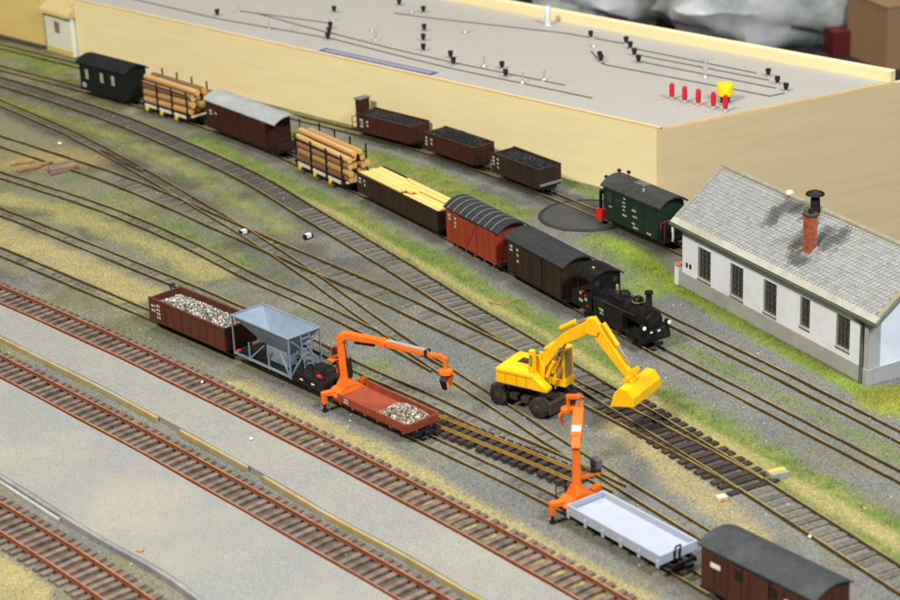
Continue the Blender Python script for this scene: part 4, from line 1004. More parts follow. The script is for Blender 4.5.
# ------------------------------------------------------------------ loading cranes on two wagons
def crane_parts(t, cx, cy, ang, zc=12.0, rise=0.0, reach=58, side=0.0, jw=1.0):
    """column at (cx, cy); the jib points to ang (radians, wagon frame)"""
    ca, sa = math.cos(ang), math.sin(ang)
    def P(a, b, z): return (cx + a * ca - b * sa, cy + a * sa + b * ca, z)
    base = MB().hexa([(cx - 4.5, cy - 10.5, 8.4), (cx + 4.5, cy - 10.5, 8.4), (cx + 4.5, cy + 10.5, 8.4), (cx - 4.5, cy + 10.5, 8.4)], [(cx - 3.6, cy - 6.5, zc), (cx + 3.6, cy - 6.5, zc), (cx + 3.6, cy + 6.5, zc), (cx - 3.6, cy + 6.5, zc)]).build('crane_base', M_ORANGE, t, bevel=.4)
    MB().hexa([(cx - 4, cy - 4, zc), (cx + 4, cy - 4, zc), (cx + 4, cy + 4, zc), (cx - 4, cy + 4, zc)], [(cx - 2.2, cy - 2.2, zc + 5), (cx + 2.2, cy - 2.2, zc + 5), (cx + 2.2, cy + 2.2, zc + 5), (cx - 2.2, cy + 2.2, zc + 5)]).build('turret', M_ORANGE, base, bevel=.3)
    for k in (-1, 1):
        og = MB().beam((cx, cy + k * 9, 10), (cx - 1.5, cy + k * 15, 10.5), 3.4, 3.2, 3, 2.6).beam((cx - 1.5, cy + k * 14.4, 11.6), (cx - 1.5, cy + k * 14.4, 4.4), 3, 3, 2.6, 2.6, up=(1, 0, 0)).build('outrigger', M_ORANGE, t, bevel=.5)
        MB().cyl((cx - 1.5, cy + k * 14.4, 4.4), (cx - 1.5, cy + k * 14.4, 1.2), .8, n=10).cyl((cx - 1.5, cy + k * 14.4, 1.2), (cx - 1.5, cy + k * 14.4, .4), 1.7, n=12).build('foot', M_BLACK, og)
    ztop = 40
    MB().beam(P(0, 0, zc + 4), P(-1.6, 0, ztop - 2), 4.4, 4.4, 3.6, 3.8, up=(ca, sa, 0)).build('column', M_ORANGE, t, bevel=.4)
    MB().cyl(P(3.2, 0, zc + 5), P(2.6, 0, zc + 16), 1.3, n=10).build('hydraulic_cylinder', M_BLACK, t, smooth=True)
    MB().cyl(P(2.6, 0, zc + 16), P(1.2, 0, ztop - 1), .6, n=8).build('piston_rod', M_SILVER, t, smooth=True)
    zj = ztop + rise
    jib = MB().beam(P(-3, 0, ztop - 3), P(1, 0, ztop + 1.6), 4.4, 4.6, 4.2, 4.4).beam(P(.4, 0, ztop + 1.2), P(24, 0, zj + 1), 3.9 * jw, 4.2, 3.6 * jw, 3.2).build('jib', M_ORANGE, t, bevel=.4)
    MB().cyl(P(7, 0, ztop - 2.2), P(19, 0, zj - 2.0), .9, n=8).build('jib_cylinder', M_BLACK, jib)
    MB().cyl(P(24, -2.6, zj + .2), P(24, 2.6, zj + .2), 2.4, n=14).build('elbow', M_ORANGE, t, bevel=.2)
    z2 = zj - .5
    stick = MB().beam(P(23, 0, zj + .2), P(reach, 0, z2 - 2), 3.2 * jw, 3.2, 2.4 * jw, 2.2).build('stick', M_ORANGE, t, bevel=.35)
    for y in (-1.0, 0, 1.0): MB().cyl(P(27, y, zj + 2.3), P(reach - 6, y, z2 + .6), .3, n=6).build('hydraulic_line', M_SILVER, stick)
    MB().box(*sorted((P(reach - 7, 0, 0)[0] - .8, P(reach - 7, 0, 0)[0] + .8)), P(reach - 7, 0, 0)[1] - 1.8, P(reach - 7, 0, 0)[1] + 1.8, z2 - 2.8, z2 + 1).build('clamp', M_BLACK, stick)
    gx = reach + 3.5
    sd = side
    MB().beam(P(reach - .5, 0, z2 - 1.2), P(gx, sd, z2 - 3.0), 2.6, 2.6, 2.2, 2.2).beam(P(gx, sd, z2 - 2.2), P(gx + .3, sd, z2 - 8.5), 2.1, 2.3, 1.8, 2.0, up=(ca, sa, 0)).build('grab_link', M_ORANGE, t, bevel=.3)
    gb = MB().lathe([(1.2, 0), (3.8, -1.2), (4.1, -3.0), (2.2, -3.8)], P(gx, sd, z2 - 8), 14).build('grab_head', M_ORANGE, t, smooth=True)
    for k in (-1, 1):
        MB().beam(P(gx + .4, sd + k * 1.6, z2 - 11), P(gx + .4, sd + k * 4.8, z2 - 14), 3.8, 1.2, 3.6, 1.1).beam(P(gx + .4, sd + k * 4.7, z2 - 13.8), P(gx + .4, sd + k * 2.6, z2 - 19.5), 3.6, 1.1, 2.6, .6).build('grab_claw', M_BLACK if k < 0 else M_ORANGE, gb)
    # operator seat on its bracket, on the far side of the column
    return P

(p, h) = place('N1', (-34.9, 1007.6))
t = thing('crane_wagon', 'rusty red low sided crane wagon with orange loading crane reaching over the yard', 'crane wagon', (*p, 0), h)
running_gear(t, 68, 22, (-20, 20))
for o in [c for c in t.children if c.name.startswith('coupler')][:0]: pass
MB().box(-40, 31, -10.6, 10.6, 7.0, 8.4).build('deck', M_RUSTBED, t)
for k in (-1, 1):
    sd = MB().box(-27, 31, min(k * 10.6, k * 11.4), max(k * 10.6, k * 11.4), 7.4, 12.2).build('side_board', M_RUSTBED, t, bevel=.15)
    for x in np.linspace(-24, 29, 6): MB().box(x - .7, x + .7, min(k * 11.4, k * 11.9), max(k * 11.4, k * 11.9), 6.4, 12).build('stanchion', M_RUSTBED, sd)
MB().box(31, 31.8, -10.6, 10.6, 7.4, 12.1).build('end_board', M_RUSTBED, t, bevel=.15)
for y in (-5, 5): MB().box(31.8, 32.3, y - .7, y + .7, 6.6, 12).build('stanchion', M_RUSTBED, t)
lettering(t, [(-21, 10, 4), (-21, 8.4, 4)], -11.45, ch=1.2)
hd = math.radians(h)
P = crane_parts(t, -33, 0, math.radians(-27) - hd)
MB().box(-44, -39, -4, 6, 24, 25).build('seat_platform', M_ORANGE, t, bevel=.2)
MB().beam((-41, 1, 16), (-41, 1, 24), 1.2, 1.2).beam((-34, 0, 22), (-41, 1, 23), 1.4, 1.4).build('seat_post', M_ORANGE, t)
MB().box(-44, -40, -1, 3.6, 25, 26.4).box(-44, -43, -1, 3.6, 26.4, 31).build('operator_seat', mat('seat_brown', (150, 84, 44), .6), t, bevel=.5)
MB().tube([(-40, -6, 9), (-40, -6, 19), (-44, -6, 19), (-44, -6, 9)], .35).tube([(-40, 6, 9), (-40, 6, 19), (-44, 6, 19), (-44, 6, 9)], .35).build('guard_rail', M_BLACK, t)
c_ = local(p, h, 16, 0)
heap('stone_load', 'pale mixed stones piled at the end of the rusty crane wagon', c_, h, 27, 20, 8.5, 5.2, 700, (.6, 1.25), STONEC + [L3(176, 136, 96)], cat='stones')

(p, h) = place('N1', (84.3, 860.6))
t = thing('crane_wagon', 'white low sided crane wagon with upright orange loading crane and empty bed', 'crane wagon', (*p, 0), h)
M_WBED = mat('wagon_white', (168, 174, 190), .5, var=.03, scale=10, dirt=(152, 158, 174), dirt_amt=.4, dscale=4)
running_gear(t, 76, 22, (-22, 22))
MB().box(-46, 33, -11, 11, 7.2, 8.4).build('deck', M_BLACK, t)
MB().box(-31.5, 33, -10.6, 10.6, 8.4, 9.0).build('bed', M_WBED, t)
for k in (-1, 1):
    sd = MB().box(-33, 33.4, min(k * 10.6, k * 11.6), max(k * 10.6, k * 11.6), 7.0, 12.2).build('side_board', M_WBED, t, bevel=.2)
    for x in np.linspace(-31.5, 32, 6): MB().box(x - .9, x + .9, min(k * 11.6, k * 12.3), max(k * 11.6, k * 12.3), 5.6, 9.6).build('bracket', M_WBED, sd, bevel=.2)
for x in (-33, 32.6): MB().box(x, x + .8, -10.6, 10.6, 7.2, 12.1).build('end_board', M_WBED, t, bevel=.2)
MB().tube([(34, -3, 8), (34.6, -3, 14.5), (34.6, 0, 14.5), (34.2, 0, 8)], .45).build('handle', M_BLACK, t)
hd = math.radians(h)
P = crane_parts(t, -39, 0, math.radians(83) - hd, rise=4, reach=46, side=6.5, jw=1.4)
a_ = math.radians(83) - hd
MB().beam((-39 + 2 * math.cos(a_), 2 * math.sin(a_), 44.1), (-39 + 7 * math.cos(a_), 7 * math.sin(a_), 44.9), 4.2, .4).build('white_label', M_WHITE, t)
MB().box(-40, -34.6, 9, 13, 20, 21.2).build('seat_platform', M_ORANGE, t, bevel=.2)
MB().box(-40, -34.5, 9, 12.5, 23, 28).build('control_box', mat('control_grey', (92, 94, 98), .5), t, bevel=.4)
MB().cyl((-38, 8, 22.4), (-35, 12, 22.4), 1.6, n=12).build('control_drum', M_BLACK, t)
MB().beam((-38, 2, 20), (-37, 10, 20.4), 1.6, 1.4).build('seat_post', M_ORANGE, t)
MB().tube([(-44, -9, 8), (-44, -9, 17), (-44, -3, 17), (-44, -3, 8)], .35).tube([(-44, -9, 12.5), (-44, -3, 12.5)], .3).build('guard_rail', M_BLACK, t)

(p, h) = place('N1', (136, 784))
p = (136, 786)
boxcar('boxcar', 'brown boxcar with dark grey roof behind the white crane wagon', p, -52, 66, 22.4, 28.4, 32, M_BROWN, mat('roof_felt_grey', (60, 62, 65), .75, var=.1, scale=40, dirt=(96, 96, 96), dirt_amt=.4, dscale=6, spec=.18), (-19, 19), panels=8, door_x=2, letter=None)
t = bpy.data.objects['boxcar.003']
for x in (-24, 20): MB().box(x - 3, x + 3, -11.75, -11.5, 19.5, 21.8).build('white_board', M_WHITE, t)
for x in (-10, 10): MB().box(x - 2.4, x + 2.4, -11.75, -11.5, 19, 24).build('vent', M_BLACK, t)

# ------------------------------------------------------------------ yellow wheeled excavator
t = thing('excavator', 'yellow wheeled excavator with raised boom straddling the dark turnout', 'excavator', (40.8, 1018, 0), -34)
def rotz(mb, a, ox=0, oy=0):
    ca, sa = math.cos(a), math.sin(a); mb.v = [(ox + x * ca - y * sa, oy + x * sa + y * ca, z) for x, y, z in mb.v]; return mb
CA = math.radians(-9); CO = (.5, 3.4)
M_MUD = mat('chassis_dark', (52, 42, 36), .75, var=.25, scale=30, dirt=(84, 62, 48), dirt_amt=.6, dscale=10)
rotz(MB().box(-19, 19, -5, 5, 5, 9.5).box(-9, 9, -7.5, 7.5, 7, 11.5), CA, *CO).build('chassis', M_MUD, t, bevel=.5)
for x in (-14, 14): rotz(MB().box(x - 2, x + 2, -11, 11, 4.2, 7), CA, *CO).build('axle', M_MUD, t, bevel=.4)
for x in (-14, 14):
    for k in (-1, 1):
        for y, wd in ((k * 12.6, 2.6), (k * 9.4, 2.4)):
            r = 5.6
            prof = [(r * .5, -wd / 2), (r * .86, -wd / 2), (r, -wd / 2 * .6), (r, wd / 2 * .6), (r * .86, wd / 2), (r * .5, wd / 2)]
            w = MB().lathe(prof, (0, 0, 0), 22); w.v = [(x + a, y + c, r + .1 + b) for a, b, c in w.v]
            wo = rotz(w, CA, *CO).build('wheel', M_RUBBER, t, smooth=True)
            if abs(y) > 12:
                hb = MB().lathe([(r * .52, 0), (r * .5, .3), (r * .3, .35), (r * .26, .8), (.4, .9)], (0, 0, 0), 14)
                hb.v = [(x + a, y + k * (wd / 2 - .1 + c), r + .1 + b) for a, b, c in hb.v]
                rotz(hb, CA, *CO).build('rim', M_MUD, wo)
                tr = MB()
                for i in range(18):
                    a_ = 2 * math.pi * i / 18
                    tr.beam((x + r * .985 * math.cos(a_), y - wd / 2 * .8, r + .1 + r * .985 * math.sin(a_)), (x + r * .985 * math.cos(a_ + .12), y + wd / 2 * .8, r + .1 + r * .985 * math.sin(a_ + .12)), .7, .5)
                rotz(tr, CA, *CO).build('tread', M_RUBBER, wo)
rotz(MB().box(19, 21.5, -11.5, 11.5, 2.5, 9.5), CA, *CO).build('dozer_blade', M_MUD, t, bevel=.5)
rotz(MB().box(-22, -19.5, -10, 10, 4, 9), CA, *CO).build('stabiliser', M_MUD, t, bevel=.5)
for x in (-4, 4): rotz(MB().box(x - 2.6, x + 2.6, -12.2, -8, 5.5, 9), CA, *CO).build('tool_box', M_MUD, t, bevel=.4)
MB().cyl((0, 1, 11), (0, 1, 15), 7, n=24).build('slew_ring', M_BLACK, t)
body = MB().hexa([(-14.5, -10.8, 15), (10, -10.8, 15), (10, 11, 15), (-14.5, 11, 15)], [(-14.5, -10.8, 24), (8.4, -10.8, 24), (8.4, 11, 24), (-14.5, 11, 24)]).build('body', M_YEL, t, bevel=.9)
MB().hexa([(-14, -10.2, 24), (6, -10.2, 24), (6, 10.4, 24), (-14, 10.4, 24)], [(-10, -6, 27.4), (4, -6, 27.4), (4, 7.6, 27.4), (-10, 7.6, 27.4)]).build('engine_hood', M_YEL, t, bevel=.8)
MB().prism([(8.4, 15), (17.5, 15), (17.5, 17), (12, 20.5), (8.4, 24)], 'y', -10.6, -4.6).build('front_step', M_YEL, t, bevel=.5)
for i in range(4): MB().box(-3 + i * 1.5, -2 + i * 1.5, -5, .5, 27.35, 27.75).build('grille_bar', M_MUD, t)
MB().box(-3.6, 3.4, -5.6, 1, 27.2, 27.5).build('grille', mat('grille_brown', (112, 74, 40), .7), t)
for x in (-8, -1, 5): MB().box(x - .12, x + .12, -10.95, -10.75, 15.8, 22.5).build('panel_joint', mat('joint_ochre', (186, 128, 8), .6), body)
MB().box(-14.3, 8.5, -10.98, -10.76, 21.8, 22.1).build('panel_joint', mat('joint_ochre', (186, 128, 8), .6), body)
# cab
cab = MB()
cx0, cx1, cy0, cy1, cz0, cz1 = 9.5, 21.5, 1.4, 11.2, 14.5, 36
for x in (cx0, cx1 - 1.4):
    for y in (cy0, cy1 - 1.2): cab.box(x, x + 1.4, y, y + 1.2, cz0 + 2, cz1 - 1.4)
cabo = cab.build('cab_pillar', M_YEL, t, bevel=.25)
MB().box(cx0 - .3, cx1 + .2, cy0 - .3, cy1 + .3, cz1 - 1.4, cz1).build('cab_roof', M_YEL, t, bevel=.5)
MB().box(cx0, cx1 + .6, cy0, cy1, cz0, cz0 + 4.5).build('cab_base', M_YEL, t, bevel=.5)
MB().box(cx0 + 5.6, cx0 + 6.8, cy0 + .02, cy0 + 1.1, cz0 + 4.5, cz1 - 1.4).build('cab_door_post', M_YEL, t)
for x0_, x1_ in ((cx0 + 1.5, cx0 + 5.5), (cx0 + 6.9, cx1 - 1.5)): MB().box(x0_, x1_, cy0 + .4, cy0 + .6, cz0 + 4.5, cz1 - 1.4).build('cab_window', mat('cab_glass', (150, 128, 80), .12, var=.1, spec=.6), t)
MB().box(cx1 - .7, cx1 - .5, cy0 + 1.3, cy1 - 1.3, cz0 + 4.5, cz1 - 1.4).build('cab_window', MATS['cab_glass'], t)
MB().box(cx0 + 3, cx0 + 7, cy0 + 3, cy1 - 3, cz0 + 4.5, cz0 + 10).build('driver_seat', M_BLACK, t, bevel=.6)
# boom mount and guard frame beside the cab
BY = -1.6
for y in (BY - 2.6, BY + 2.2): MB().prism([(6, 15), (13, 15), (12.5, 26), (9, 33), (6.5, 33)], 'y', y, y + 1.2).build('boom_bracket', M_YEL, t, bevel=.3)
MB().box(5.5, 8.5, -8.6, -5.6, 24, 37).build('exhaust_housing', M_YEL, t, bevel=.4)
MB().box(6.2, 7.8, -8.75, -8.5, 28, 34.5).build('exhaust_vent', MATS['cab_glass'], t)
def bm(pts, y0, y1):
    return MB().prism(pts, 'y', y0, y1)
bo = bm([(8.5, 26), (11.5, 25), (25, 42.5), (41.5, 52), (42.5, 57), (37, 57.5), (23, 48), (13.5, 36)], BY - 1.9, BY + 1.9).build('boom', M_YEL, t, bevel=.45)
bm([(37.5, 51.5), (44.5, 51), (46, 54), (42, 60.5), (38.5, 59.5)], BY - 2.6, BY - 1.95).build('knuckle_plate', M_YEL, bo, bevel=.2)
bm([(37.5, 51.5), (44.5, 51), (46, 54), (42, 60.5), (38.5, 59.5)], BY + 1.95, BY + 2.6).build('knuckle_plate', M_YEL, bo, bevel=.2)
MB().cyl((22, BY, 50.5), (31, BY, 56), 1.5, n=12).build('arm_cylinder', M_YEL, t, smooth=True)
MB().cyl((31, BY, 56), (39.5, BY, 60), .75, n=10).build('piston_rod', M_SILVER, t, smooth=True)
for y in (BY - 3, BY + 3):
    MB().cyl((14.5, y, 22), (19, y, 32), 1.1, n=10).build('boom_cylinder', M_YEL, t, smooth=True)
    MB().cyl((19, y, 32), (23, y, 41), .6, n=8).build('piston_rod', M_SILVER, t, smooth=True)
st = bm([(38.5, 60), (43, 60.5), (64.5, 33), (62.5, 30.5), (60, 31.5), (40, 52)], BY - 1.6, BY + 1.6).build('stick', M_YEL, t, bevel=.4)
MB().cyl((47.5, BY, 58.5), (56, BY, 47.5), 1.3, n=12).build('bucket_cylinder', M_YEL, t, smooth=True)
MB().cyl((56, BY, 47.5), (62.8, BY, 38.5), .7, n=10).build('piston_rod', M_SILVER, t, smooth=True)
bm([(61, 33), (66.5, 37.5), (68, 35.5), (64, 29)], BY - 2.4, BY - 1.7).build('bucket_link', M_YEL, t, bevel=.2)
bm([(61, 33), (66.5, 37.5), (68, 35.5), (64, 29)], BY + 1.7, BY + 2.4).build('bucket_link', M_YEL, t, bevel=.2)
MB().cyl((63.2, BY - 5, 31.4), (63.2, BY + 5, 31.4), 1.2, n=12).build('bucket_pin', M_YEL, t, smooth=True)
MB().box(60.5, 66.5, BY - 3.6, BY + 3.6, 28.4, 30.6).build('quick_hitch', M_YEL, t, bevel=.4)
# wide bucket: curved shell with end cheeks
prof = [(57.5, 17.5), (60, 26), (63, 29), (67.5, 28.6), (71, 24.5), (71.5, 20)]
th = [(58.7, 17.4), (61, 25.4), (63.5, 27.8), (67, 27.5), (69.9, 24), (70.4, 20)]
y0, y1 = BY - 11, BY + 18.5
sh = MB()
for i in range(len(prof) - 1): sh.prism([prof[i], prof[i + 1], th[i + 1], th[i]], 'y', y0, y1)
bk = sh.build('bucket', M_YEL, t)
for y in (y0 - .5, y1): MB().prism(prof, 'y', y, y + .5).build('bucket_cheek', M_YEL, bk, bevel=.1)
MB().box(56.9, 58.6, y0, y1, 16.6, 17.5).build('cutting_edge', M_YEL, bk)

# ------------------------------------------------------------------ white shed
HX, HY, HH = 144, 1184, -62.5
t = thing('engine_shed', 'long white shed with grey slate roof, barred windows and brick chimney', 'shed', (HX, HY, 0), HH)
M_WALL = mat('white_plaster', (230, 235, 247), .85, var=.035, scale=10, bump=.12, bscale=60, dirt=(196, 198, 204), dirt_amt=.45, dscale=3.5, spec=.2)
M_PLINTH = mat('plinth_grey', (168, 168, 168), .9, var=.06, scale=16, dirt=(138, 138, 136), dirt_amt=.5, dscale=4, spec=.2)
M_FRAME = mat('window_frame_stone', (128, 124, 112), .8, var=.1)
M_BAR = mat('window_bar', (58, 58, 58), .6)
M_PANE = mat('shed_pane', (70, 72, 74), .14, var=.25, scale=40, spec=.6)
LN, DP, HT = 178, 68, 38
wins = [(16.5, 30, 10.5, 31), (50, 63, 10.5, 31), (83, 95.5, 11, 31.5), (117.5, 126.5, 14, 32.5), (150, 162, 13.5, 33)]
mb = MB(); px_ = 0
for a, b, z0, z1 in wins:
    mb.box(px_, a, 0, 3, 9, HT); mb.box(a, b, 0, 3, 9, z0); mb.box(a, b, 0, 3, z1, HT); px_ = b
mb.box(px_, LN, 0, 3, 9, HT)
mb.build('front_wall', M_WALL, t)
MB().box(-.7, LN + .7, -.8, 3.6, -3, 9).build('plinth', M_PLINTH, t, bevel=.2)
MB().box(LN - 3, LN + .75, 3.6, DP, -3, 9.2).build('plinth', M_PLINTH, t)
gab = [(3, 9), (DP, 9), (DP, HT), (DP / 2, 67.5), (3, HT + 1.5)]
MB().prism(gab, 'x', LN - 3, LN).build('gable_wall', M_WALL, t)
MB().prism([(3, -3), (DP, -3), (DP, HT), (DP / 2, 67.5), (3, HT + 1.5)], 'x', 0, 3).build('gable_wall', M_WALL, t)
MB().box(0, LN, DP - 3, DP, -3, HT).build('back_wall', M_WALL, t)
MB().box(LN - 6, LN + .3, -.3, .05, 9, HT - 1).build('corner_quoin', mat('quoin_stained', (176, 176, 176), .9, var=.1, scale=12, dirt=(110, 110, 108), dirt_amt=.7, dscale=6), t)
MB().box(LN + .02, LN + .32, -.3, 8, 9, HT - 1).build('corner_quoin', MATS['quoin_stained'], t)
for a, b, z0, z1 in wins:
    w = MB().box(a, a + .9, .9, 1.9, z0, z1).box(b - .9, b, .9, 1.9, z0, z1).box(a + .9, b - .9, .9, 1.9, z1 - .9, z1).box(a + .9, b - .9, .9, 1.9, z0, z0 + .9).build('window', M_FRAME, t)
    MB().box(a - .3, b + .3, -.7, 1.2, z0 - 1.0, z0 - .02).build('window_sill', M_FRAME, w, bevel=.15)
    nx_ = 3 if b - a > 10 else 2; nz_ = 5
    xs = np.linspace(a + .9, b - .9, nx_ + 1); zs = np.linspace(z0 + .9, z1 - .9, nz_ + 1)
    for i in range(nx_):
        for j in range(nz_): MB().box(xs[i] + .02, xs[i + 1] - .02, 1.55, 1.75, zs[j] + .02, zs[j + 1] - .02).build('pane', M_PANE, w)
    bar = MB()
    for x in xs[1:-1]: bar.box(x - .22, x + .22, 1.1, 1.6, z0 + .9, z1 - .9)
    for z in zs[1:-1]: bar.box(a + .9, b - .9, 1.15, 1.58, z - .2, z + .2)
    bar.build('glazing_bar', M_BAR, w)
for x in (4, 7.6): MB().box(x, x + 2, -.25, .05, 13.5, 16.5).build('wall_vent', M_BLACK, t)
# roof
EY, EZ, RY, RZ = -5.0, 41.0, 34.0, 70.0
X0, X1 = -6.0, LN + 11
sl = Vector((0, RY - EY, RZ - EZ)); sll = sl.length; su = sl / sll; sn = Vector((0, -su.z, su.y))
M_SLATEBASE = mat('roof_underlay', (120, 118, 110), .9, var=.1, dirt=(150, 140, 104), dirt_amt=.5)
MB().prism([(EY, EZ), (EY + .4, EZ - 1.4), (RY, RZ - 1.4), (2 * RY - EY - .4, EZ - 1.4), (2 * RY - EY, EZ), (RY, RZ)], 'x', X0, X1).build('roof', M_SLATEBASE, t)
def slates(back):
    V = []; Fc = []; C = []
    rows, pitch, cw = 17, 2.55, 3.1
    start = 4.2
    for r in range(rows):
        s0 = start + r * pitch
        ncol = int((X1 - X0 - 5) / cw)
        for c in range(ncol):
            x = X0 + 2.6 + (c + .5 * (r % 2)) * cw
            if x > X1 - 4: continue
            k = random.uniform(-.12, .12)
            pts = [(x - cw / 2 + .1, s0 + 4.0), (x - cw / 2 + .1, s0 + 1.2), (x - .5, s0 + k), (x + .5, s0 + k), (x + cw / 2 - .1, s0 + 1.2), (x + cw / 2 - .1, s0 + 4.0)]
            o = len(V)
            lift = random.uniform(.45, .65)
            for dz in (0, -.3):
                for (a, s_) in pts:
                    f = 1 - (s_ - s0) / 4.0
                    p = Vector((a, EY, EZ)) + su * s_ + sn * (.15 + lift * f + dz)
                    if back: p.y = 2 * RY - p.y
                    V.append(p)
            m_ = len(pts)
            fs = [tuple(range(m_))] + [(i, m_ + i, m_ + (i + 1) % m_, (i + 1) % m_) for i in range(m_)]
            if not back: fs = [f[::-1] for f in fs]
            Fc += [tuple(o + i for i in f) for f in fs]
            g = random.uniform(.9, 1.07)
            col = np.array(L3(146, 148, 148)) * g
            if random.random() < .03: col = np.array(L3(150, 148, 138)) * g
            if random.random() < .03: col = np.array(L3(136, 134, 128))
            # soot and damp stains below and above the flues
            yy = EY + su.y * (s0 + 1.5)
            n_ = float(fbm(np.array([x]), np.array([yy]), 6, 5)[0]) - .5
            dk = 0
            for sx, sy, rx, ry in ((115, 20, 12, 9), (106, 7, 11, 6), (97, 18, 8, 11), (64, 23, 8, 12), (74, 30, 11, 6), (121, 25, 8, 7), (84, 30, 8, 6)):
                dd = ((x - sx) / rx) ** 2 + ((yy - sy) / ry) ** 2
                dk = max(dk, max(0, 1 - dd + n_ * 1.6))
            col = col * (1 - .66 * min(1, dk * 1.2))
            if r == 0 or s0 > 44: col = .75 * col + .25 * np.array(L3(150, 140, 108))
            C += [tuple(np.clip(col, 0, .8))] * (2 * m_)
    me = bpy.data.meshes.new('roof_slate'); me.from_pydata([tuple(v * S) for v in V], [], Fc); me.update()
    at = me.color_attributes.new('Col', 'FLOAT_COLOR', 'POINT'); at.data.foreach_set('color', [k for c in C for k in (*c, 1.0)])
    M = MATS.get('slate') or attr_mat('slate', .8); MATS['slate'] = M; me.materials.append(M)
    o = bpy.data.objects.new('roof_slate', me); COL.objects.link(o); o.parent = t; o['kind'] = 'stuff'
slates(False); slates(True)
M_VERGE = mat('verge_moss', (140, 138, 124), .9, var=.1, scale=20, dirt=(150, 134, 84), dirt_amt=.8, dscale=4)
def on_roof(x, s_, h): return Vector((x, EY, EZ)) + su * s_ + sn * h
MB().hexa([on_roof(X0, .1, .05), on_roof(X1, .1, .05), on_roof(X1, 4.6, .05), on_roof(X0, 4.6, .05)], [on_roof(X0, .1, .6), on_roof(X1, .1, .6), on_roof(X1, 4.6, .75), on_roof(X0, 4.6, .75)]).build('eaves_strip', mat('eaves_strip_grey', (166, 166, 158), .85, var=.1, scale=15, dirt=(140, 128, 88), dirt_amt=.8, dscale=3), t)
for x0_, x1_ in ((X0, X0 + 3), (X1 - 3.4, X1)): MB().hexa([on_roof(x0_, 4.6, .05), on_roof(x1_, 4.6, .05), on_roof(x1_, sll, .05), on_roof(x0_, sll, .05)], [on_roof(x0_, 4.6, 1.1), on_roof(x1_, 4.6, 1.1), on_roof(x1_, sll, 1.1), on_roof(x0_, sll, 1.1)]).build('verge_strip', M_VERGE, t, bevel=.2)
for i in range(24):
    x = X0 + i * (X1 - X0) / 24
    MB().prism([(RY - 2, RZ - .6), (RY - 1.6, RZ + .6), (RY, RZ + 1.5), (RY + 1.6, RZ + .6), (RY + 2, RZ - .6)], 'x', x + .1, x + (X1 - X0) / 24 - .1).build('ridge_tile', M_VERGE, t, bevel=.15)
M_GUT = mat('gutter_green_grey', (84, 92, 84), .6, var=.1)
MB().prism([(EY - 1.7, EZ - .2), (EY - 1.4, EZ - 1.6), (EY - .4, EZ - 1.9), (EY + .3, EZ - 1.5), (EY + .3, EZ - .6), (EY - .6, EZ - 1.2), (EY - 1.2, EZ - .2)], 'x', X0, X1).build('gutter', M_GUT, t)
MB().tube([(LN - 6, EY - .6, EZ - 1.7), (LN - 4, -1.6, HT - 3), (LN - 4, -1.6, 0)], .95, n=10).build('downpipe', M_GUT, t, smooth=True)
MB().prism([(EY, EZ - .1), (EY + .2, EZ - 2.2), (RY, RZ - 2.2), (2 * RY - EY - .2, EZ - 2.2), (2 * RY - EY, EZ - .1), (RY, RZ - .1)], 'x', X1, X1 + .7).build('bargeboard', mat('bargeboard_green', (112, 116, 98), .7, var=.1), t)
MB().prism([(EY, EZ - .1), (EY + .2, EZ - 2.2), (RY, RZ - 2.2), (2 * RY - EY - .2, EZ - 2.2), (2 * RY - EY, EZ - .1), (RY, RZ - .1)], 'x', X0 - .7, X0).build('bargeboard', MATS['bargeboard_green'], t)
# brick chimney
def roofz(y): return EZ + (y - EY) / (RY - EY) * (RZ - EZ)
M_BRICK = mat('chimney_brick', (176, 92, 58), .9, var=.2, scale=40, dirt=(120, 66, 50), dirt_amt=.7, dscale=20, rand=.25)
M_MORT = mat('chimney_mortar', (132, 108, 92), .95, var=.1)
cxx, cyy = 109, 12.5; zb = roofz(cyy) - 4
ch = MB().box(cxx - 2.7, cxx + 2.7, cyy - 2.7, cyy + 2.7, zb, zb + 26).build('chimney', M_MORT, t)
bsrc = {}
for r in range(15):
    z = zb + 3.6 + r * 1.45
    for face in range(4):
        for i in range(2):
            a0 = -2.95 + i * 2.95 + (.0 if r % 2 else 0); ln_ = 2.75
            if r % 2: a0, ln_ = ((-2.95, 1.35), (-1.4, 2.75))[i]
            key = round(ln_, 2)
            if face == 0: bx = (cxx + a0, cxx + a0 + ln_, cyy - 2.98, cyy - 2.6)
            elif face == 1: bx = (cxx + a0, cxx + a0 + ln_, cyy + 2.6, cyy + 2.98)
            elif face == 2: bx = (cxx - 2.98, cxx - 2.6, cyy + a0, cyy + a0 + ln_)
            else: bx = (cxx + 2.6, cxx + 2.98, cyy + a0, cyy + a0 + ln_)
            MB().box(bx[0] + .05, bx[1] - .05, bx[2] + .05, bx[3] - .05, z, z + 1.25).build('brick', M_BRICK, ch)
MB().box(cxx - 3.6, cxx + 3.6, cyy - 3.6, cyy + 3.6, zb + 25.6, zb + 27).build('chimney_cap', mat('cap_dark', (70, 62, 56), .8), ch, bevel=.3)
MB().cyl((cxx, cyy, zb + 27), (cxx, cyy, zb + 29.6), 1.6, n=12).build('flue_pot', M_BLACK, ch, smooth=True)
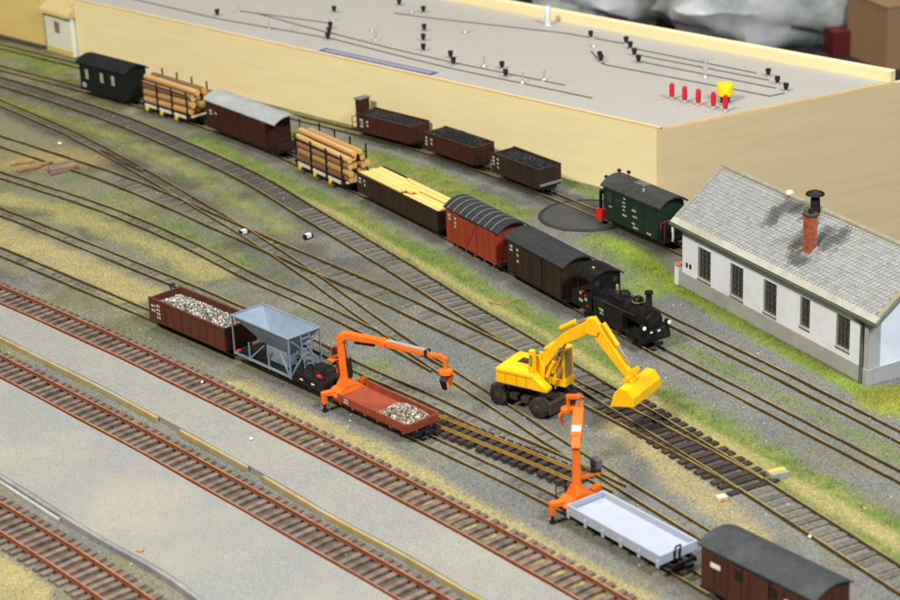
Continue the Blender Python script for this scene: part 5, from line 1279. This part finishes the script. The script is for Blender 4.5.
fl_ = MB().hexa([(cxx - 4, cyy - 4.2, roofz(cyy - 4.2) + .3), (cxx + 4, cyy - 4.2, roofz(cyy - 4.2) + .3), (cxx + 4, cyy + 3, roofz(cyy + 3) + .3), (cxx - 4, cyy + 3, roofz(cyy + 3) + .3)],
                [(cxx - 3.4, cyy - 3.4, roofz(cyy - 4.2) + 2.2), (cxx + 3.4, cyy - 3.4, roofz(cyy - 4.2) + 2.2), (cxx + 3.4, cyy + 3, roofz(cyy + 3) + 1.2), (cxx - 3.4, cyy + 3, roofz(cyy + 3) + 1.2)]).build('flashing', mat('flashing_grey', (140, 142, 142), .7), ch, bevel=.2)
# black smoke vent with a cowl
vx, vy = 91, 30; zv = roofz(vy)
vt = MB().cyl((vx, vy, zv - 2), (vx - .8, vy, zv + 10), 3.0, 2.7, n=16).build('smoke_vent', M_BLACK, t, smooth=True)
MB().lathe([(2.4, 0), (5.6, .6), (5.2, 1.6), (.5, 3.6)], (vx - 1, vy, zv + 11.6), 18).build('cowl', M_BLACK, vt, smooth=False)
for k in (-1, 1): MB().cyl((vx - 1 + k * 2, vy, zv + 9.5), (vx - 1 + k * 2, vy, zv + 12), .3, n=6).build('cowl_stay', M_BLACK, vt)
MB().lathe([(2.6, 0), (2.8, 1.2), (2.0, 2.4), (.3, 2.8)], (62, 33.4, RZ + .4), 9).build('broken_flue', mat('flue_pale', (206, 196, 172), .8, var=.15), t)
# low white buttress at the far corner
bt = MB().box(-5.2, -.8, -2.4, 4, -1, 12.5).build('buttress', M_WALL, t, bevel=.2)
MB().prism([(-3, 12.5), (4.4, 12.5), (4.4, 14), (-2, 13.6)], 'x', -5.8, -.75).build('buttress_cap', mat('cap_terracotta', (176, 112, 84), .8), bt, bevel=.2)

# ------------------------------------------------------------------ plywood cabinet with the switch panel
PX, PY, PH = 149, 1339, math.degrees(math.atan2(-.693, .721))
t = thing('plywood_cabinet', 'long plywood cabinet with grey switch panel top behind the coal wagons', 'control cabinet', (PX, PY, 0), PH)
def ply(name, rgb, dirt):
    return mat(name, rgb, .6, var=.03, scale=6, stretch=(.3, .3, 4), dirt=dirt, dirt_amt=.4, dscale=4, bump=.06, bscale=60)
M_PLY = ply('plywood_birch', (237, 221, 174), (231, 210, 154))
M_PLYS = ply('plywood_end_shaded', (214, 192, 150), (200, 176, 134))  # darker copy of the birch ply, the end panel's shade is in its colour
M_PLYE = mat('plywood_edge', (196, 164, 106), .7, var=.08, scale=10)
ZT = 52
MB().box(-652, -5, 0, 5, -4, ZT).build('front_panel', M_PLY, t)
MB().hexa([(-5, 0, -95), (0, 0, -95), (80, 222.6, -95), (75, 222.6, -95)], [(-5, 0, ZT), (0, 0, ZT), (80, 222.6, ZT), (75, 222.6, ZT)]).build('side_panel', M_PLYS, t)
MB().hexa([(-652, 5, ZT - 6), (-6.6, 5, ZT - 6), (58.6, 187, ZT - 6), (-652, 187, ZT - 6)], [(-652, 5, ZT - .8), (-3.4, 5, ZT - .8), (61.8, 187, ZT - .8), (-652, 187, ZT - .8)]).build('switch_panel', mat('panel_grey', (168, 164, 158), .75, var=.03, scale=60, dirt=(158, 154, 148), dirt_amt=.4, dscale=2), t)
MB().box(-652, 62, 187, 194, -4, ZT + 7.5).build('back_rail', M_PLY, t, bevel=.3)
MB().box(-652, -1, .0, 2.6, ZT, ZT + .6).build('edge_trim', M_PLYE, t)
MB().hexa([(-3.2, .2, ZT), (-.4, .2, ZT), (67, 187, ZT), (64, 187, ZT)], [(-3.2, .2, ZT + .6), (-.4, .2, ZT + .6), (67, 187, ZT + .6), (64, 187, ZT + .6)]).build('edge_trim', M_PLYE, t)
zp = ZT - .8
M_LINE = mat('diagram_line', (96, 94, 90), .6)
for pts in ([(-620, 34), (-492, 30), (-367, 40), (-282, 34), (-226, 31), (-88, 32)], [(-480, 62), (-419, 55), (-300, 46), (-233, 44), (-125, 46)], [(-145, 112), (-135, 106), (12, 109), (16, 121)], [(-122, 128), (4, 128)], [(-137, 142), (-12, 142)], [(-153, 155), (-30, 152)], [(-169, 130), (-138, 106)], [(-381, 129), (-345, 134), (-221, 160), (-160, 162)], [(-497, 59), (-403, 74)]):
    mb = MB()
    for a, b in zip(pts, pts[1:]): mb.beam((*a, zp + .3), (*b, zp + .3), 1.1, .7)
    mb.build('diagram_line', M_LINE, t)
M_KNOB = mat('knob_black', (26, 26, 27), .4, var=.1); M_NUT = mat('switch_nut', (196, 198, 196), .3, metal=.5); M_PIN = mat('brass_pin', (186, 160, 110), .4, metal=.5)
for x, y in [(-424, 100), (-388, 61), (-376, 48), (-364, 35), (-500, 36), (-361, 143), (-319, 100), (-298, 77), (-277, 55), (-245, 52), (-230, 39), (-192, 52), (-175, 37), (-194, 160), (-149, 116), (-143, 110), (-160, 162), (-148, 152), (-133, 138), (-118, 124), (-18, 150), (-1, 137), (14, 126), (-395, 149)]:
    sw = MB().lathe([(2.1, 0), (2.1, .8), (1.0, .8), (1.0, 1.6)], (x, y, zp), 12).build('toggle_switch', M_NUT, t)
    MB().lathe([(1.2, 1.4), (1.5, 2.2), (2.2, 5.2), (1.9, 6.2), (.3, 6.4)], (x, y, zp), 12).build('knob', M_KNOB, sw, smooth=True)
for x, y in [(-405, 80), (-493, 53), (-428, 29), (-411, 41), (-207, 48), (-154, 32), (-146, 47), (-175, 140), (-369, 137), (-287, 114), (-355, 76), (-53, 120), (-67, 139), (-80, 157), (-330, 55)]:
    sw = MB().lathe([(2.4, 0), (2.2, 1.2), (1.1, 1.8)], (x, y, zp), 12).build('terminal_post', M_NUT, t)
    MB().cyl((x, y, zp + 1.6), (x - 1, y + 2, zp + 8), .6, n=8).build('pin', M_PIN if y < 60 else M_NUT, sw)
MB().lathe([(2.6, 0), (2.2, 4), (2.8, 5), (2.8, 14), (2.0, 16)], (-249, 172, zp), 14).build('clear_plug', mat('plug_clear', (222, 226, 230), .2), t, smooth=True)
M_PLUG = mat('plug_red', (200, 30, 44), .4, var=.06)
for x, y in [(-40, 63), (-28, 62), (-16, 62), (-3, 62), (8, 61)]:
    pg = MB().lathe([(2.4, 0), (2.2, 1), (1.4, 1.8), (1.4, 2.4)], (x, y, zp), 12).build('banana_plug', M_NUT, t)
    MB().lathe([(1.5, 2.2), (1.9, 3.2), (1.9, 10.5), (1.3, 12)], (x, y, zp), 14).build('plug_sleeve', M_PLUG, pg, smooth=True)
    MB().beam((x - 12, y - 9, zp + .15), (x - 3, y - 3, zp + .15), .8, .3).build('diagram_line', mat('line_red_grey', (176, 150, 148), .7), t)
yc = MB().lathe([(3.4, 0), (3.6, 4), (5.6, 5), (5.8, 12.5), (5.2, 13.2), (.4, 13.4)], (-6, 80, zp), 22).build('push_button', M_KNOB, t)
MB().lathe([(5.7, 5.2), (5.95, 12.4), (5.3, 13.4), (.4, 13.6)], (-6, 80, zp), 22).build('button_cap', mat('cap_yellow', (244, 206, 20), .45, var=.05), yc, smooth=True)
sk = MB().box(-348, -225, 8.5, 17.5, zp, zp + .25).build('label_strip', mat('strip_violet', (92, 84, 134), .6), t)
MB().box(-344, -229, 10.4, 15.6, zp + .25, zp + .4).build('label_face', mat('strip_face', (150, 148, 158), .6, var=.1, scale=40, dirt=(96, 92, 128), dirt_amt=.8, dscale=60), sk)

# small card hut and backdrop board at the far end
ang = math.degrees(math.atan2(1787 - 1819, -323 + 352))
t = thing('card_hut', 'small white hut with yellowish roof standing against the plywood', 'hut', (-354, 1821, 0), ang)
wl = MB().box(0, 15, 0, 2, 0, 38).box(15, 23, 0, 2, 0, 18).box(15, 23, 0, 2, 29, 38).box(23, 42, 0, 2, 0, 38).box(40, 42, 2, 30, 0, 38).box(0, 2, 2, 30, 0, 38).box(2, 40, 28, 30, 0, 38)
wl.build('wall', mat('hut_white', (224, 222, 206), .8, var=.04), t)
MB().box(0, 42, -.5, -.02, 0, 5).build('plinth', mat('hut_plinth', (214, 190, 110), .8), t)
wn = MB().box(15, 23, .6, 1.0, 18, 29).build('window', mat('hut_window', (84, 52, 40), .4), t); MB().box(18.7, 19.3, .3, .6, 18, 29).build('glazing_bar', M_WHITE, wn)
MB().hexa([(-3, -4, 36), (44, -4, 36), (44, 32, 36), (-3, 32, 36)], [(-3, -3, 38.6), (44, -3, 38.6), (44, 20, 54), (-3, 20, 54)]).build('roof', mat('hut_roof', (188, 168, 116), .8, var=.08), t)
t = thing('backdrop_board', 'yellowish plywood board standing behind the far corner of the yard', 'plywood board', (-356, 1826, 0), 136)
MB().box(0, 200, -4, 0, -2, 62).build('board', ply('plywood_warm', (222, 196, 124), (208, 176, 104)), t)
MB().box(0, 200, 0, 5, -1, 2.5).build('base_strip', mat('strip_dark', (72, 66, 64), .8), t)

# ------------------------------------------------------------------ small things about the yard
M_OLDS = mat('old_sleeper', (132, 108, 96), .9, var=.2, scale=20, rand=.25, dirt=(96, 76, 66), dscale=10)
for i in range(6):
    o = MB().box(-10, 10, -1.6, 1.6, 0, 2.0).build('old_sleeper', M_OLDS, bevel=.2)
    o.location = ((-283 - (i % 3) * 1.5) * S, (1462 + (i % 3) * 4.4) * S, (.2 + 2.1 * (i // 3)) * S); o.rotation_euler = (0, 0, math.radians(32 + random.uniform(-5, 5)))
    tag(o, ('near', 'middle', 'far')[i % 3] + (' old sleeper in the upper layer of the small stack' if i > 2 else ' old sleeper in the bottom layer of the small stack'), 'sleeper', 'stacked old sleepers')
for i, (x, y, a) in enumerate(((-318, 1486, 20), (-302, 1479, 44), (-310, 1470, 30))):
    o = MB().box(-9, 9, -1.5, 1.5, 0, 1.8).build('loose_board', mat('loose_board', (142, 112, 70), .9, var=.2, rand=.2), bevel=.2)
    o.location = (x * S, y * S, .2 * S); o.rotation_euler = (0, 0, math.radians(a))
    tag(o, ('brown board lying farthest from the old sleeper stack', 'brown board lying beside the old sleeper stack', 'brown board lying between the stack and the narrow track')[i], 'board', 'brown boards by the sleeper stack')
for i, (x, y, a) in enumerate(((-252, 1494, -52), (-233, 1466, -48))):
    o = MB().box(-15, 15, -1.3, 1.3, 0, 1.8).build('charred_beam', mat('charred', (56, 46, 42), .9, var=.3, scale=12, dirt=(140, 116, 96), dirt_amt=.7, dscale=9), bevel=.2)
    o.location = (x * S, y * S, .3 * S); o.rotation_euler = (0, 0, math.radians(a))
    tag(o, ('charred beam on the black stain, farther from the lantern', 'charred beam on the black stain, nearer to the lantern')[i], 'beam', 'charred beams')
def lantern(x, y, a, label):
    t = thing('switch_lantern', label, 'lantern', (x, y, 0), a)
    MB().box(-2.0, 2.0, -1.4, 1.4, .8, 3.6).build('lamp_body', M_WHITE, t, bevel=.3)
    for k in (-1, 1): MB().box(min(k * 2, k * 3.2), max(k * 2, k * 3.2), -1.6, 1.6, .4, 3.4).build('end_cap', M_BLACK, t, bevel=.3)
    MB().box(-3, 3, -1.2, 1.2, .1, .8).build('base', M_BLACK, t)
lantern(-137, 1309, 40, 'white switch lantern with black ends between the middle tracks')
lantern(-93, 1296, 40, 'white switch lantern beside the wide gauge track')
lantern(-62, 1088, 25, 'white switch lantern in the weeds behind the orange crane')
t = thing('relay_box', 'small grey box with a yellow stripe beside the verge', 'relay box', (160, 922, 0), 20)
MB().box(-5, 5, -3.4, 3.4, 0, 3.2).build('case', mat('relay_grey', (150, 146, 136), .7, var=.08), t, bevel=.3)
MB().box(-4.6, 4.6, -.6, 1.4, 3.2, 3.5).build('stripe', M_YELP, t)
MB().box(-5.4, 5.4, -3.8, 3.8, -.4, .4).build('base', mat('relay_base', (130, 128, 122), .8), t)
t = thing('relay_box', 'tiny white and orange block beside the dark turnout end', 'relay box', (129, 899, 0), 20)
MB().box(-2.4, 2.4, -1.8, 1.8, 0, 2.4).build('case', mat('block_white', (214, 208, 190), .7), t, bevel=.2)
MB().box(-1.6, 1.6, -2.0, -1.8, .4, 1.8).build('stripe', mat('block_orange', (212, 150, 70), .7), t)
heap('leaf_litter', 'small patch of orange leaf litter on the grass verge', (30, 1168), 10, 13, 8, -.1, .4, 60, (.3, .7), [L3(120, 116, 76), L3(196, 128, 56), L3(190, 150, 70), L3(160, 150, 80)], cat='litter')
for i, (x, y, r, lab) in enumerate(((-297, 1531, 1.6, 'white pebble near the brown boards in the upper yard'), (165, 857, 1.3, 'white pebble on the wide gauge track beyond the turnout'), (17, 968, 1.4, 'white pebble beside the loose track panel'), (-142, 1066, 1.4, 'white pebble beside the hopper wagon'), (-108, 984, 1.2, 'white pebble on the pale yard between the tracks'), (-152, 866, 1.7, 'tan spot of glue on the wide pale yard'))):
    mb = MB().lathe([(r * .6, 0), (r, r * .4), (r * .8, r * .9), (r * .2, r * 1.15)], (0, 0, 0), 7)
    mb.v = [(a * random.uniform(.85, 1.2), b * random.uniform(.7, 1.0), c) for a, b, c in mb.v]
    o = mb.build('pebble', M_WHITE if i < 5 else mat('glue_tan', (176, 140, 84), .5), smooth=True)
    o.location = (x * S, y * S, (0.1 if i < 4 else 2.6) * S); tag(o, lab, 'pebble')

# ------------------------------------------------------------------ clutter behind the layout
M_CLOTH = mat('table_cloth_dark', (40, 37, 40), .85, var=.15, scale=2)
tb = thing('back_table', 'dark covered table behind the plywood cabinet', 'table', (350, 2500, 0))
MB().box(-900, 900, -480, 700, -158, -150).build('table_top', M_CLOTH, tb)
for x in (-800, 800):
    for y in (-420, 640): MB().box(x - 20, x + 20, y - 20, y + 20, -750, -158).build('leg', M_BLACK, tb)
def bag(label, loc, rx, ry, rz, seed, green=True):
    n, k = 40, 26; mb = MB(); rg = np.random.default_rng(seed)
    ph = rg.random((8, 3)) * 6.28; fr = rg.uniform(2, 11, (8, 3))
    for j in range(k + 1):
        v = math.pi * j / k
        for i in range(n):
            u = 2 * math.pi * i / n
            d = np.array([math.cos(u) * math.sin(v), math.sin(u) * math.sin(v), math.cos(v)])
            q = 1 + .06 * sum(abs(math.sin(f[0] * d[0] + f[1] * d[1] + f[2] * d[2] + p_[0])) - .5 for f, p_ in zip(fr, ph))
            sx = np.sign(d) * np.abs(d) ** .8
            mb.v.append((sx[0] * rx * q, sx[1] * ry * q, rz * .9 + sx[2] * rz * q))
    mb.f = [(j * n + i, (j + 1) * n + i, (j + 1) * n + (i + 1) % n, j * n + (i + 1) % n) for j in range(k) for i in range(n)]
    M = mat('plastic_bag', (206, 208, 212), .35, var=.1, scale=1.5, dirt=(56, 100, 78), dirt_amt=.85, dscale=1.2) if green else mat('plastic_bag_grey', (100, 98, 108), .45, var=.12, scale=1.5)
    o = mb.build('shopping_bag', M, smooth=True); o.location = (loc[0] * S, loc[1] * S, -150 * S)
    tag(o, label, 'bag', 'bags behind the layout')
bag('crumpled white bag with green print behind the middle of the cabinet', (222, 2430), 110, 80, 80, 1)
bag('large white bag with green print nearest the cardboard box', (395, 2330), 135, 90, 88, 4)
bag('grey bag behind the two white printed bags', (330, 2560), 150, 70, 70, 8, False)
t = thing('cardboard_box', 'brown cardboard box at the edge of the back table', 'cardboard box', (505, 2205, -150), 20)
M_CARD = mat('cardboard', (150, 118, 84), .85, var=.08)
MB().box(-40, 40, -40, 40, .2, 70).build('carton', M_CARD, t)
for k in (-1, 1): MB().box(-41, 41, min(k * 2, k * 41), max(k * 2, k * 41), 70, 71).build('flap', M_CARD, t)
t = thing('red_carton', 'small dull red carton beside the cardboard box', 'carton', (450, 2235, -150), 12)
MB().box(-17, 17, -14, 14, .2, 26).build('carton_body', mat('carton_red', (88, 22, 26), .5), t, bevel=.8)
MB().box(-17.4, 17.4, -14.4, 14.4, 26, 29).build('carton_lid', mat('carton_red', (88, 22, 26), .5), t, bevel=.8)
t = thing('storage_crate', 'dark violet grey crate behind the bags', 'crate', (470, 2640, -150), 10)
MB().box(-150, 150, -60, 60, 0, 12).build('crate_base', mat('crate_violet', (92, 88, 104), .7, var=.1), t)
for k in (-1, 1):
    MB().box(-150, 150, min(k * 54, k * 60), max(k * 54, k * 60), 12, 130).build('crate_side', MATS['crate_violet'], t)
    MB().box(min(k * 144, k * 150), max(k * 144, k * 150), -54, 54, 12, 130).build('crate_end', MATS['crate_violet'], t)
